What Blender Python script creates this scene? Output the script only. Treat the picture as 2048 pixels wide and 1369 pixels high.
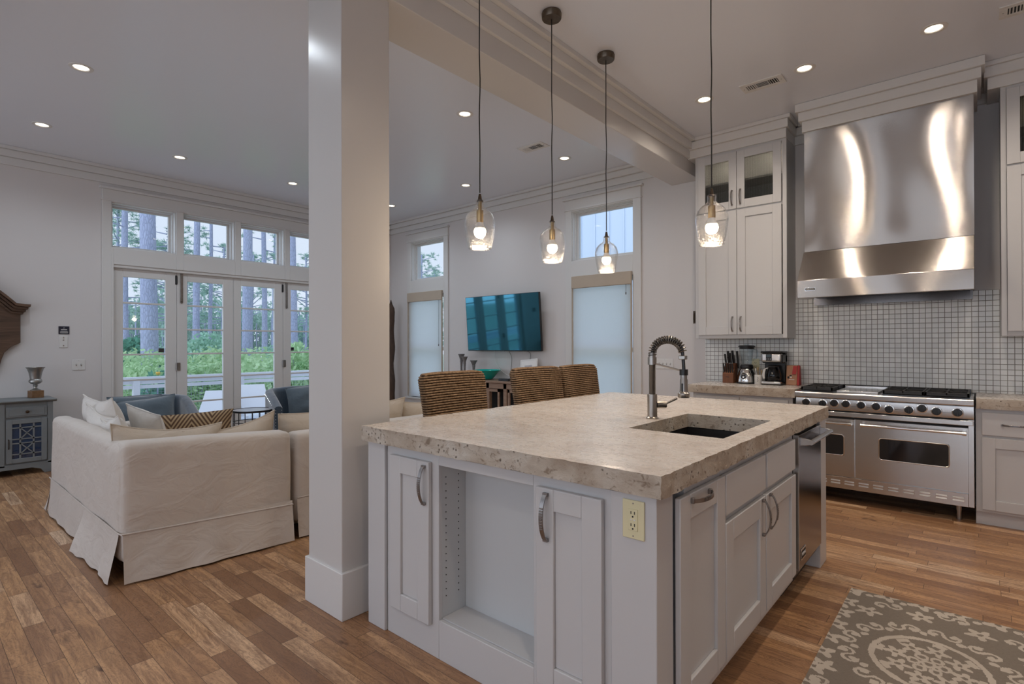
import bpy, bmesh, math, random
from mathutils import Vector, Matrix, noise as mnoise
random.seed(7)
SC = bpy.context.scene
COL = SC.collection
PI = math.pi
for o in list(bpy.data.objects):
    bpy.data.objects.remove(o)

# ------------------------------------------------------------------ camera
EYE = Vector((0.0, 0.0, 1.36))
FOC = 1076.63                                   # focal length in pixels of the 2048 wide frame
yaw, pit, rol = math.radians(40.92570), math.radians(-0.20511), math.radians(-0.15088)
fw = Vector((-math.sin(yaw), math.cos(yaw), 0)); rt = Vector((math.cos(yaw), math.sin(yaw), 0)); up = Vector((0, 0, 1))
fw2 = fw*math.cos(pit) - up*math.sin(pit); up2 = up*math.cos(pit) + fw*math.sin(pit)
rt3 = rt*math.cos(rol) + up2*math.sin(rol); up3 = up2*math.cos(rol) - rt*math.sin(rol)
cam_d = bpy.data.cameras.new('camera'); cam = bpy.data.objects.new('camera', cam_d); COL.objects.link(cam)
cam_d.sensor_width = 36.0; cam_d.lens = 36.0*FOC/2048.0; cam_d.clip_start = 0.05; cam_d.clip_end = 400
cam.matrix_world = Matrix(((rt3.x, up3.x, -fw2.x, EYE.x), (rt3.y, up3.y, -fw2.y, EYE.y), (rt3.z, up3.z, -fw2.z, EYE.z), (0, 0, 0, 1)))
SC.camera = cam

# ------------------------------------------------------------------ look, sky, light levels
SC.view_settings.view_transform = 'Standard'; SC.view_settings.look = 'None'
SC.view_settings.exposure = 0.87; SC.view_settings.gamma = 1.0; SC.view_settings.use_curve_mapping = False
SC.cycles.use_denoising = True
SC.cycles.max_bounces = 8; SC.cycles.diffuse_bounces = 5; SC.cycles.glossy_bounces = 4
SC.cycles.transparent_max_bounces = 16; SC.cycles.caustics_reflective = False; SC.cycles.caustics_refractive = False
SC.cycles.sample_clamp_indirect = 4.0
SKY_STRENGTH, SKY_BRIGHT_SIDE = 0.575, 0.86    # overcast sky; extra brightness behind the viewer is added as cool fill
LIVING_W, KITCHEN_W, PENDANT_W = 18.5, 25.0, 3.4
LIVING_C, KITCHEN_C, BULB_C = (0.80, 0.90, 1.0), (1.0, 0.86, 0.72), (1.0, 0.80, 0.58)
w = bpy.data.worlds.new('sky'); SC.world = w; w.use_nodes = True
nt = w.node_tree; nt.nodes.clear()
wo = nt.nodes.new('ShaderNodeOutputWorld'); bg = nt.nodes.new('ShaderNodeBackground')
tc = nt.nodes.new('ShaderNodeTexCoord'); sx = nt.nodes.new('ShaderNodeSeparateXYZ'); cr = nt.nodes.new('ShaderNodeValToRGB')
nz = nt.nodes.new('ShaderNodeTexNoise'); nz.inputs['Scale'].default_value = 3.0; nz.inputs['Detail'].default_value = 5
mx = nt.nodes.new('ShaderNodeMix'); mx.data_type = 'RGBA'
cr.color_ramp.elements[0].position = 0.0; cr.color_ramp.elements[0].color = (0.74, 0.84, 1.0, 1)
cr.color_ramp.elements[1].position = 0.7; cr.color_ramp.elements[1].color = (0.52, 0.68, 1.0, 1)
nt.links.new(tc.outputs['Generated'], sx.inputs[0]); nt.links.new(sx.outputs[2], cr.inputs[0])
nt.links.new(tc.outputs['Generated'], nz.inputs['Vector'])
nt.links.new(nz.outputs[0], mx.inputs[0]); nt.links.new(cr.outputs[0], mx.inputs[6]); mx.inputs[7].default_value = (0.84, 0.90, 1.0, 1)
nt.links.new(mx.outputs[2], bg.inputs[0]); ny = nt.nodes.new('ShaderNodeMath'); ny.operation = 'MULTIPLY'; ny.inputs[1].default_value = -1.0; ny.use_clamp = True
np_ = nt.nodes.new('ShaderNodeMath'); np_.operation = 'POWER'; np_.inputs[1].default_value = 1.3
ns = nt.nodes.new('ShaderNodeMath'); ns.operation = 'MULTIPLY_ADD'; ns.inputs[1].default_value = SKY_BRIGHT_SIDE; ns.inputs[2].default_value = SKY_STRENGTH
nt.links.new(sx.outputs[1], ny.inputs[0]); nt.links.new(ny.outputs[0], np_.inputs[0]); nt.links.new(np_.outputs[0], ns.inputs[0]); nt.links.new(ns.outputs[0], bg.inputs[1])
nt.links.new(bg.outputs[0], wo.inputs[0])

# ------------------------------------------------------------------ helpers: objects
def tag(o, label=None, cat=None, group=None, kind=None):
    if label: o['label'] = label
    if cat: o['category'] = cat
    if group: o['group'] = group
    if kind: o['kind'] = kind
    return o

def thing(name, label, cat, loc=(0, 0, 0), rotz=0.0, group=None):
    o = bpy.data.objects.new(name, None); COL.objects.link(o)
    o.empty_display_size = 0.1; o.location = loc; o.rotation_euler = (0, 0, rotz)
    return tag(o, label, cat, group)

def root_loc(o):
    while o.parent is not None: o = o.parent
    return Vector(o.location)

def dup(root, loc, rotz=None, label=None, group=None, scale=None):
    r = root.copy(); COL.objects.link(r); r.location = loc
    if rotz is not None: r.rotation_euler = (0, 0, rotz)
    if scale is not None: r.scale = (scale,)*3
    if label: r['label'] = label
    if group: r['group'] = group
    for ch in list(root.children):
        c = ch.copy(); COL.objects.link(c); c.parent = r
        for g in list(ch.children):
            d = g.copy(); COL.objects.link(d); d.parent = c
    return r

class MB:
    def __init__(s): s.v = []; s.f = []; s.m = []; s.mi = 0
    def add(s, vs, fs):
        b = len(s.v); s.v.extend([tuple(p) for p in vs])
        for q in fs: s.f.append([b+i for i in q]); s.m.append(s.mi)
        return s
    def box(s, x0, x1, y0, y1, z0, z1):
        if x0 > x1: x0, x1 = x1, x0
        if y0 > y1: y0, y1 = y1, y0
        if z0 > z1: z0, z1 = z1, z0
        return s.add([(x0,y0,z0),(x1,y0,z0),(x1,y1,z0),(x0,y1,z0),(x0,y0,z1),(x1,y0,z1),(x1,y1,z1),(x0,y1,z1)],
                     [(3,2,1,0),(4,5,6,7),(0,1,5,4),(1,2,6,5),(2,3,7,6),(3,0,4,7)])
    def obox(s, c, ax, ay, az):
        c, ax, ay, az = Vector(c), Vector(ax), Vector(ay), Vector(az)
        P = [c-ax-ay-az, c+ax-ay-az, c+ax+ay-az, c-ax+ay-az, c-ax-ay+az, c+ax-ay+az, c+ax+ay+az, c-ax+ay+az]
        return s.add(P, [(3,2,1,0),(4,5,6,7),(0,1,5,4),(1,2,6,5),(2,3,7,6),(3,0,4,7)])
    def bar(s, p0, p1, wv, t):          # rectangular bar between two points; wv half width vector, t half thickness
        p0, p1, wv = Vector(p0), Vector(p1), Vector(wv); d = (p1-p0)
        n = d.cross(wv).normalized()*t
        return s.obox((p0+p1)/2, d/2, wv, n)
    def tube(s, pts, r, n=8, closed=False, caps=True):
        pts = [Vector(p) for p in pts]; N = len(pts)
        rr = r if isinstance(r, (list, tuple)) else [r]*N
        tg = []
        for i in range(N):
            if closed: d = pts[(i+1) % N]-pts[i-1]
            else: d = pts[min(i+1, N-1)]-pts[max(i-1, 0)]
            tg.append(d.normalized() if d.length > 1e-9 else Vector((0, 0, 1)))
        a = Vector((0, 0, 1)) if abs(tg[0].z) < 0.9 else Vector((1, 0, 0))
        u = tg[0].cross(a).normalized(); vs = []
        for i in range(N):
            u = (u - tg[i]*u.dot(tg[i])); u = u.normalized() if u.length > 1e-6 else tg[i].orthogonal().normalized()
            w_ = tg[i].cross(u)
            for k in range(n):
                t = 2*PI*k/n; vs.append(pts[i]+(u*math.cos(t)+w_*math.sin(t))*rr[i])
        fs = []
        for i in range(N if closed else N-1):
            j = (i+1) % N
            for k in range(n): fs.append((i*n+k, i*n+(k+1) % n, j*n+(k+1) % n, j*n+k))
        if caps and not closed: fs.append(tuple(range(n))[::-1]); fs.append(tuple((N-1)*n+k for k in range(n)))
        return s.add(vs, fs)
    def cyl(s, p0, p1, r, r1=None, n=20): return s.tube([p0, p1], [r, r if r1 is None else r1], n)
    def strap(s, pts, wv, t):           # flat strap: rectangle section swept along pts; wv half width
        pts = [Vector(p) for p in pts]; wv = Vector(wv); N = len(pts); vs = []
        for i in range(N):
            d = (pts[min(i+1, N-1)]-pts[max(i-1, 0)]).normalized(); n_ = d.cross(wv).normalized()*t
            vs += [pts[i]-wv-n_, pts[i]+wv-n_, pts[i]+wv+n_, pts[i]-wv+n_]
        fs = [(i*4+k, i*4+(k+1) % 4, i*4+4+(k+1) % 4, i*4+4+k) for i in range(N-1) for k in range(4)]
        fs += [(3, 2, 1, 0), tuple((N-1)*4+k for k in range(4))]
        return s.add(vs, fs)
    def lathe(s, prof, c=(0, 0, 0), n=32, M=None):
        c = Vector(c); vs = []; fs = []
        for r, z in prof:
            for k in range(n):
                t = 2*PI*k/n; p = Vector((r*math.cos(t), r*math.sin(t), z)); vs.append(c+(M @ p if M else p))
        for i in range(len(prof)-1):
            for k in range(n): fs.append((i*n+k, i*n+(k+1) % n, (i+1)*n+(k+1) % n, (i+1)*n+k))
        if prof[0][0] > 1e-6: fs.append(tuple(range(n))[::-1])
        if prof[-1][0] > 1e-6: fs.append(tuple((len(prof)-1)*n+k for k in range(n)))
        return s.add(vs, fs)
    def shell(s, prof, c=(0, 0, 0), n=32):   # open revolved sheet, no caps
        c = Vector(c); vs = []; fs = []
        for r, z in prof:
            for k in range(n):
                t = 2*PI*k/n; vs.append(c+Vector((r*math.cos(t), r*math.sin(t), z)))
        for i in range(len(prof)-1):
            for k in range(n): fs.append((i*n+k, i*n+(k+1) % n, (i+1)*n+(k+1) % n, (i+1)*n+k))
        return s.add(vs, fs)
    def prism(s, poly, axis, a0, a1):   # polygon in the plane normal to axis, extruded a0..a1
        def P(p, a):
            return {'x': (a, p[0], p[1]), 'y': (p[0], a, p[1]), 'z': (p[0], p[1], a)}[axis]
        n = len(poly); vs = [P(p, a0) for p in poly]+[P(p, a1) for p in poly]
        fs = [tuple(range(n))[::-1], tuple(range(n, 2*n))]+[(i, (i+1) % n, n+(i+1) % n, n+i) for i in range(n)]
        return s.add(vs, fs)
    def soft(s, x0, x1, y0, y1, z0, z1, r, n=6, amp=0.0, freq=4.0, seed=0.0, M=None, step=0.06):
        # rounded box with gentle cloth wrinkles
        c = Vector(((x0+x1)/2, (y0+y1)/2, (z0+z1)/2)); h = Vector((abs(x1-x0)/2, abs(y1-y0)/2, abs(z1-z0)/2))
        r = min(r, h.x*0.98, h.y*0.98, h.z*0.98); inn = h-Vector((r, r, r))
        def line(hh, ii):
            k = max(1, int(2*ii/step)); L = [-hh+(r*(1-math.cos(j/3*PI/2))) for j in range(3)]
            mid = [-ii+2*ii*j/k for j in range(k+1)]
            return L+mid+[hh-(r*(1-math.cos(j/3*PI/2))) for j in (2, 1, 0)]
        X, Y, Z = line(h.x, inn.x), line(h.y, inn.y), line(h.z, inn.z); idx = {}; vs = []; fs = []
        def vert(i, j, k):
            key = (i, j, k)
            if key not in idx:
                p = Vector((X[i], Y[j], Z[k]))
                q = Vector((max(-inn.x, min(inn.x, p.x)), max(-inn.y, min(inn.y, p.y)), max(-inn.z, min(inn.z, p.z))))
                d = p-q; p = q+d.normalized()*r if d.length > 1e-9 else p
                if amp:
                    nn = d.normalized() if d.length > 1e-9 else Vector((0, 0, 1))
                    p = p+nn*amp*mnoise.noise((p+c)*freq+Vector((seed, seed*1.7, 0)))
                p = p+c; vs.append(M @ p if M else p); idx[key] = len(vs)-1
            return idx[key]
        a, b, d = len(X)-1, len(Y)-1, len(Z)-1
        for i in range(a):
            for j in range(b):
                fs.append((vert(i, j, 0), vert(i, j+1, 0), vert(i+1, j+1, 0), vert(i+1, j, 0)))
                fs.append((vert(i, j, d), vert(i+1, j, d), vert(i+1, j+1, d), vert(i, j+1, d)))
        for i in range(a):
            for k in range(d):
                fs.append((vert(i, 0, k), vert(i+1, 0, k), vert(i+1, 0, k+1), vert(i, 0, k+1)))
                fs.append((vert(i, b, k), vert(i, b, k+1), vert(i+1, b, k+1), vert(i+1, b, k)))
        for j in range(b):
            for k in range(d):
                fs.append((vert(0, j, k), vert(0, j, k+1), vert(0, j+1, k+1), vert(0, j+1, k)))
                fs.append((vert(a, j, k), vert(a, j+1, k), vert(a, j+1, k+1), vert(a, j, k+1)))
        return s.add(vs, fs)
    def build(s, name, mat, parent=None, bevel=0.0, smooth=True, world=False, seg=2, ang=35, recalc=True):
        me = bpy.data.meshes.new(name)
        v = s.v
        if world and parent is not None:
            L = root_loc(parent); v = [(p[0]-L.x, p[1]-L.y, p[2]-L.z) for p in v]
        me.from_pydata(v, [], s.f)
        mats = mat if isinstance(mat, (list, tuple)) else [mat]
        for m in mats: me.materials.append(m)
        if len(mats) > 1: me.polygons.foreach_set('material_index', s.m)
        if recalc:
            b = bmesh.new(); b.from_mesh(me); bmesh.ops.recalc_face_normals(b, faces=b.faces); b.to_mesh(me); b.free()
        if smooth:
            me.polygons.foreach_set('use_smooth', [True]*len(me.polygons)); me.set_sharp_from_angle(angle=math.radians(ang))
        me.update()
        o = bpy.data.objects.new(name, me); COL.objects.link(o)
        if parent is not None: o.parent = parent
        if bevel > 0:
            bm_ = o.modifiers.new('bevel', 'BEVEL'); bm_.width = bevel; bm_.segments = seg; bm_.limit_method = 'ANGLE'; bm_.angle_limit = math.radians(40)
        return o

def BX(*a):
    m = MB(); m.box(*a); return m

def struct(mb, name, mat, **k): return tag(mb.build(name, mat, **k), kind='structure')

def text(txt, name, mat, size, M, parent=None, extrude=0.0006, align='CENTER'):
    cu = bpy.data.curves.new(name, 'FONT'); cu.body = txt; cu.size = size; cu.extrude = extrude
    cu.align_x = align; cu.align_y = 'CENTER'; cu.resolution_u = 2; cu.materials.append(mat)
    o = bpy.data.objects.new(name, cu); COL.objects.link(o)
    if parent is not None:
        o.parent = parent; M = Matrix.Translation(-root_loc(parent)) @ M
    o.matrix_local = M
    bpy.context.view_layer.update()
    me = bpy.data.meshes.new_from_object(o.evaluated_get(bpy.context.evaluated_depsgraph_get())); q = bpy.data.objects.new(name, me); COL.objects.link(q)
    if parent is not None: q.parent = parent
    q.matrix_local = M; bpy.data.objects.remove(o)
    return q

def frame_of(c, right, upv):            # matrix with local x=right, y=up, z=towards the reader
    r, u = Vector(right).normalized(), Vector(upv).normalized(); n = r.cross(u)
    return Matrix(((r.x, u.x, n.x, c[0]), (r.y, u.y, n.y, c[1]), (r.z, u.z, n.z, c[2]), (0, 0, 0, 1)))

def pillow_mesh(mb, c, right, upv, W, Hh, T, pinch=0.07, n=18, amp=0.012, seed=1.0, slump=0.0):
    M = frame_of(c, right, upv); rim = []
    def pt(u, v, sgn):
        x = u*W/2*(1-pinch*(1-v*v)); y = v*Hh/2*(1-pinch*(1-u*u))
        e = max(0.0, (1-abs(u)**2.6)*(1-abs(v)**2.6))
        z = sgn*T/2*e**0.55
        z += amp*e*mnoise.noise(Vector((x*7+seed*3, y*7+seed, sgn*2.0)))*1.6
        y -= slump*(1-abs(u)**2)*(v+1)/2
        return M @ Vector((x, y, z))
    vs = []; fs = []; N = n+1
    for sgn in (1, -1):
        for j in range(N):
            for i in range(N): vs.append(pt(-1+2*i/n, -1+2*j/n, sgn))
    for sidx in (0, 1):
        b = sidx*N*N
        for j in range(n):
            for i in range(n):
                q = (b+j*N+i, b+j*N+i+1, b+(j+1)*N+i+1, b+(j+1)*N+i); fs.append(q if sidx == 0 else q[::-1])
    mb.add(vs, fs)
    for i in range(n): rim.append(pt(-1+2*i/n, -1, 0))
    for j in range(n): rim.append(pt(1, -1+2*j/n, 0))
    for i in range(n): rim.append(pt(1-2*i/n, 1, 0))
    for j in range(n): rim.append(pt(-1, 1-2*j/n, 0))
    return rim

def pillow(name, label, mat, c, right, upv, W, Hh, T, group=None, pipe=0.005, **k):
    t = thing(name, label, 'pillow', c, 0, group); mb = MB(); rim = pillow_mesh(mb, c, right, upv, W, Hh, T, **k)
    cov = mb.build('cover', mat, t, world=True)
    if pipe:
        p = MB(); p.tube(rim, pipe, 5, closed=True); p.build('piping', mat, t, world=True)
    return t
# ------------------------------------------------------------------ materials
class NT:
    def __init__(s, name):
        s.m = bpy.data.materials.new(name); s.m.use_nodes = True; s.t = s.m.node_tree; s.t.nodes.clear()
        s.out = s.t.nodes.new('ShaderNodeOutputMaterial'); s.p = s.t.nodes.new('ShaderNodeBsdfPrincipled')
        s.t.links.new(s.p.outputs[0], s.out.inputs[0])
    def n(s, typ, **k):
        x = s.t.nodes.new('ShaderNode'+typ)
        for a, b in k.items():
            if a.startswith('i_'):
                key = a[2:].replace('_', ' '); x.inputs[key].default_value = b
            else: setattr(x, a, b)
        return x
    def l(s, a, b): s.t.links.new(a, b)
    def val(s, x, sock):
        if isinstance(x, (int, float)): sock.default_value = x
        else: s.l(x, sock)
    def math(s, op, a, b=0.0, c=None):
        x = s.n('Math', operation=op); s.val(a, x.inputs[0]); s.val(b, x.inputs[1])
        if c is not None: s.val(c, x.inputs[2])
        return x.outputs[0]
    def pos(s, obj=False):
        if obj: return s.n('TexCoord').outputs['Object']
        return s.n('NewGeometry').outputs['Position']
    def map(s, vec, scale=(1, 1, 1), rot=(0, 0, 0), loc=(0, 0, 0)):
        x = s.n('Mapping'); x.inputs['Scale'].default_value = scale; x.inputs['Rotation'].default_value = rot; x.inputs['Location'].default_value = loc
        s.l(vec, x.inputs[0]); return x.outputs[0]
    def noise(s, vec, scale=5, detail=4, rough=0.55, dist=0.0, out=0):
        x = s.n('TexNoise'); x.inputs['Scale'].default_value = scale; x.inputs['Detail'].default_value = detail
        x.inputs['Roughness'].default_value = rough; x.inputs['Distortion'].default_value = dist; s.l(vec, x.inputs['Vector']); return x.outputs[out]
    def ramp(s, fac, stops, interp='LINEAR'):
        x = s.n('ValToRGB'); e = x.color_ramp; e.interpolation = interp
        while len(e.elements) < len(stops): e.elements.new(0.5)
        for el, (p, c) in zip(e.elements, stops): el.position = p; el.color = tuple(c)+((1,) if len(c) == 3 else ())
        s.l(fac, x.inputs[0]); return x.outputs[0]
    def mix(s, fac, a, b, blend='MIX'):
        x = s.n('Mix', data_type='RGBA', blend_type=blend); s.val(fac, x.inputs[0])
        for v, k in ((a, 6), (b, 7)):
            if isinstance(v, tuple): x.inputs[k].default_value = v+((1,) if len(v) == 3 else ())
            else: s.l(v, x.inputs[k])
        return x.outputs[2]
    def bump(s, h, strength=0.3, dist=0.01, prev=None):
        x = s.n('Bump'); x.inputs['Strength'].default_value = strength; x.inputs['Distance'].default_value = dist; s.l(h, x.inputs['Height'])
        if prev is not None: s.l(prev, x.inputs['Normal'])
        s.l(x.outputs[0], s.p.inputs['Normal']); return x.outputs[0]
    def set(s, **k):
        for a, b in k.items():
            i = s.p.inputs[a.replace('_', ' ')]
            if isinstance(b, (int, float)): i.default_value = b
            elif isinstance(b, tuple): i.default_value = b+((1,) if len(b) == 3 else ())
            else: s.l(b, i)
        return s

def plain(name, col, rough=0.5, metal=0.0, var=0.0, vs=6.0, bump=0.0, bs=200.0, spec=0.5, coat=0.0):
    t = NT(name); t.set(Roughness=rough, Metallic=metal, Specular_IOR_Level=spec)
    if coat: t.set(Coat_Weight=coat, Coat_Roughness=0.1)
    P = t.pos(True)
    if var: t.set(Base_Color=t.mix(t.noise(P, vs, 5), tuple(c*(1-var) for c in col), tuple(min(1, c*(1+var)) for c in col)))
    else: t.set(Base_Color=tuple(col))
    if bump: t.bump(t.noise(P, bs, 3), bump, 0.002)
    return t.m

def emit(name, col, strength):
    t = NT(name); t.set(Base_Color=(0.8, 0.8, 0.8), Emission_Color=tuple(col), Emission_Strength=strength); return t.m

def brushed(name, col, rough=0.2, axis='x', smear=0.22, wav=0.0):
    # fine grain along axis: facets tilt at random across the grain, so reflections smear across it
    t = NT(name); P = t.pos(True)
    sc = {'x': (1.5, 300, 300), 'z': (300, 300, 1.5), 'y': (300, 1.5, 300)}[axis]
    n_ = t.noise(t.map(P, sc), 1.0, 3)
    g = t.n('NewGeometry'); r = []
    for k in (1777.0, 2309.0):
        wn = t.n('TexWhiteNoise', noise_dimensions='3D'); t.l(t.map(P, (k, k, k)), wn.inputs['Vector']); r.append(wn.outputs[0])
    d = t.math('MULTIPLY', t.math('SUBTRACT', t.math('ADD', r[0], r[1]), 1.0), smear)
    c = t.n('CombineXYZ'); t.l(d, c.inputs[0 if axis == 'z' else 2])
    if wav:
        s_ = t.n('SeparateXYZ'); t.l(P, s_.inputs[0])
        ph = t.math('ADD', t.math('MULTIPLY', s_.outputs[2], 5.2), t.math('MULTIPLY', s_.outputs[0], 5.0))
        t.l(t.math('MULTIPLY', t.math('SINE', ph), wav), c.inputs[0])
    va = t.n('VectorMath', operation='ADD'); t.l(g.outputs['Normal'], va.inputs[0]); t.l(c.outputs[0], va.inputs[1])
    vn = t.n('VectorMath', operation='NORMALIZE'); t.l(va.outputs[0], vn.inputs[0]); t.l(vn.outputs[0], t.p.inputs['Normal'])
    t.set(Base_Color=t.mix(n_, tuple(c_*0.96 for c_ in col), tuple(min(1, c_*1.04) for c_ in col)), Metallic=1.0, Roughness=t.math('MULTIPLY_ADD', n_, 0.06, rough-0.03))
    return t.m

def emit(name, col, strength):
    t = NT(name); t.set(Base_Color=(0.8, 0.8, 0.8), Emission_Color=tuple(col), Emission_Strength=strength); return t.m

M = {}
M['wall'] = plain('wall_paint', (0.68, 0.655, 0.645), 0.75, var=0.02, vs=2, bump=0.03, bs=120)
M['ceil'] = plain('ceiling_paint', (0.755, 0.785, 0.85), 0.30, bump=0.015, bs=40, spec=0.9)  # blue tint in the paint stands in for cool daylight
M['trim'] = plain('trim_paint', (0.68, 0.67, 0.655), 0.34, bump=0.02, bs=60)
M['post'] = plain('column_paint', (0.61, 0.595, 0.58), 0.27, bump=0.03, bs=60)
M['cab'] = plain('cabinet_paint', (0.57, 0.565, 0.565), 0.38, bump=0.015, bs=90)
M['cabin'] = plain('cabinet_inside', (0.55, 0.56, 0.56), 0.5)
M['dark'] = plain('dark_gap', (0.012, 0.012, 0.012), 0.7)
M['black'] = plain('black_plastic', (0.012, 0.012, 0.013), 0.32)
M['blackgloss'] = plain('black_gloss', (0.008, 0.008, 0.01), 0.12, coat=0.5)
M['iron'] = plain('cast_iron', (0.016, 0.015, 0.015), 0.5, bump=0.2, bs=300)
M['steel'] = brushed('brushed_steel', (0.60, 0.585, 0.57), 0.20, 'x', 0.16)
M['steelv'] = brushed('brushed_steel_hood', (0.46, 0.425, 0.395), 0.13, 'x', 0.50, wav=0.022)
M['steeld'] = brushed('dark_brushed_steel', (0.16, 0.145, 0.14), 0.14, 'y', 0.10)
M['chrome'] = plain('polished_chrome', (0.75, 0.74, 0.72), 0.12, 1.0)
M['nickel'] = plain('brushed_nickel', (0.38, 0.355, 0.33), 0.28, 1.0)
M['pewter'] = plain('dark_pewter', (0.30, 0.28, 0.27), 0.33, 1.0, var=0.3, vs=40)
M['bronze'] = plain('oiled_bronze', (0.07, 0.05, 0.035), 0.35, 0.9)
M['brass'] = plain('aged_brass', (0.34, 0.25, 0.13), 0.35, 1.0)
M['cord'] = plain('black_cord', (0.008, 0.007, 0.006), 0.6)
M['white'] = plain('white_plastic', (0.72, 0.71, 0.69), 0.35)
M['almond'] = plain('almond_plastic', (0.72, 0.66, 0.42), 0.4)
M['bulb'] = emit('lamp_bulb_glow', (1.0, 0.80, 0.52), 3.2)
M['led'] = emit('downlight_glow', (1.0, 0.88, 0.72), 9.0)
M['signblue'] = plain('navy_sign', (0.01, 0.011, 0.03), 0.4)
M['teal'] = plain('teal_glaze', (0.0, 0.42, 0.36), 0.12, coat=0.6, var=0.15, vs=12)
M['spring'] = plain('dark_nickel_wire', (0.16, 0.145, 0.13), 0.3, 1.0)
M['zinc'] = plain('galvanised_urn', (0.36, 0.35, 0.33), 0.35, 0.9, var=0.3, vs=18)
M['greywash'] = plain('grey_candle_holder', (0.17, 0.16, 0.16), 0.6, var=0.35, vs=30)
M['screen'] = plain('tv_screen', (0.055, 0.19, 0.26), 0.045, 1.0)
M['red'] = plain('red_paper', (0.42, 0.02, 0.02), 0.5)
M['kraft'] = plain('kraft_paper', (0.42, 0.22, 0.13), 0.7, var=0.08, vs=20)
M['ink'] = plain('black_ink', (0.01, 0.01, 0.01), 0.6)
M['paper'] = plain('white_paper', (0.8, 0.79, 0.77), 0.6)
M['ceramic'] = plain('white_ceramic', (0.68, 0.66, 0.63), 0.25)
M['whitemet'] = plain('white_painted_metal', (0.74, 0.75, 0.78), 0.45)
M['siding'] = plain('white_siding', (0.60, 0.68, 0.80), 0.6)
M['deck'] = plain('deck_boards', (0.80, 0.84, 0.90), 0.7, var=0.1)
M['earth'] = plain('forest_floor', (0.50, 0.58, 0.44), 0.9, var=0.4, vs=0.6)
M['greycab'] = plain('grey_painted_wood', (0.20, 0.215, 0.22), 0.5, var=0.1, vs=9)
M['bluecloth'] = plain('blue_lining', (0.008, 0.035, 0.10), 0.8, var=0.4, vs=9)

def cloth(name, col, rough=0.9, sheen=0.2, weave=500, var=0.06, wr=0.25):
    t = NT(name); P = t.pos(True)
    f1 = t.noise(P, 3.5, 4); f2 = t.noise(t.map(P, (1, 1, 0.5)), weave, 2)
    c = t.mix(f1, tuple(x*(1-var) for x in col), tuple(min(1, x*(1+var)) for x in col))
    c = t.mix(t.math('MULTIPLY', f2, 0.25), c, tuple(x*0.72 for x in col))
    t.set(Base_Color=c, Roughness=rough, Sheen_Weight=sheen, Specular_IOR_Level=0.2)
    b = t.bump(f2, 0.12, 0.001); t.bump(t.noise(t.map(P, (1.0, 1.0, 1.6)), 5.5, 3, 0.5, 1.2), wr, 0.03, b)
    return t.m
M['slip'] = cloth('slipcover_cotton', (0.60, 0.54, 0.485), wr=0.38)
M['slipw'] = cloth('white_pillow_cotton', (0.66, 0.62, 0.575), wr=0.35)
M['beige'] = cloth('beige_cushion_linen', (0.56, 0.485, 0.40), wr=0.35)
M['velvet'] = cloth('blue_velvet', (0.032, 0.055, 0.085), 0.7, 0.9, 300, 0.25, 0.15)
M['velvetg'] = cloth('grey_blue_velvet', (0.075, 0.105, 0.13), 0.7, 0.9, 300, 0.2, 0.3)
M['valance'] = cloth('tan_linen_valance', (0.50, 0.42, 0.335), weave=250, wr=0.1)

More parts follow.
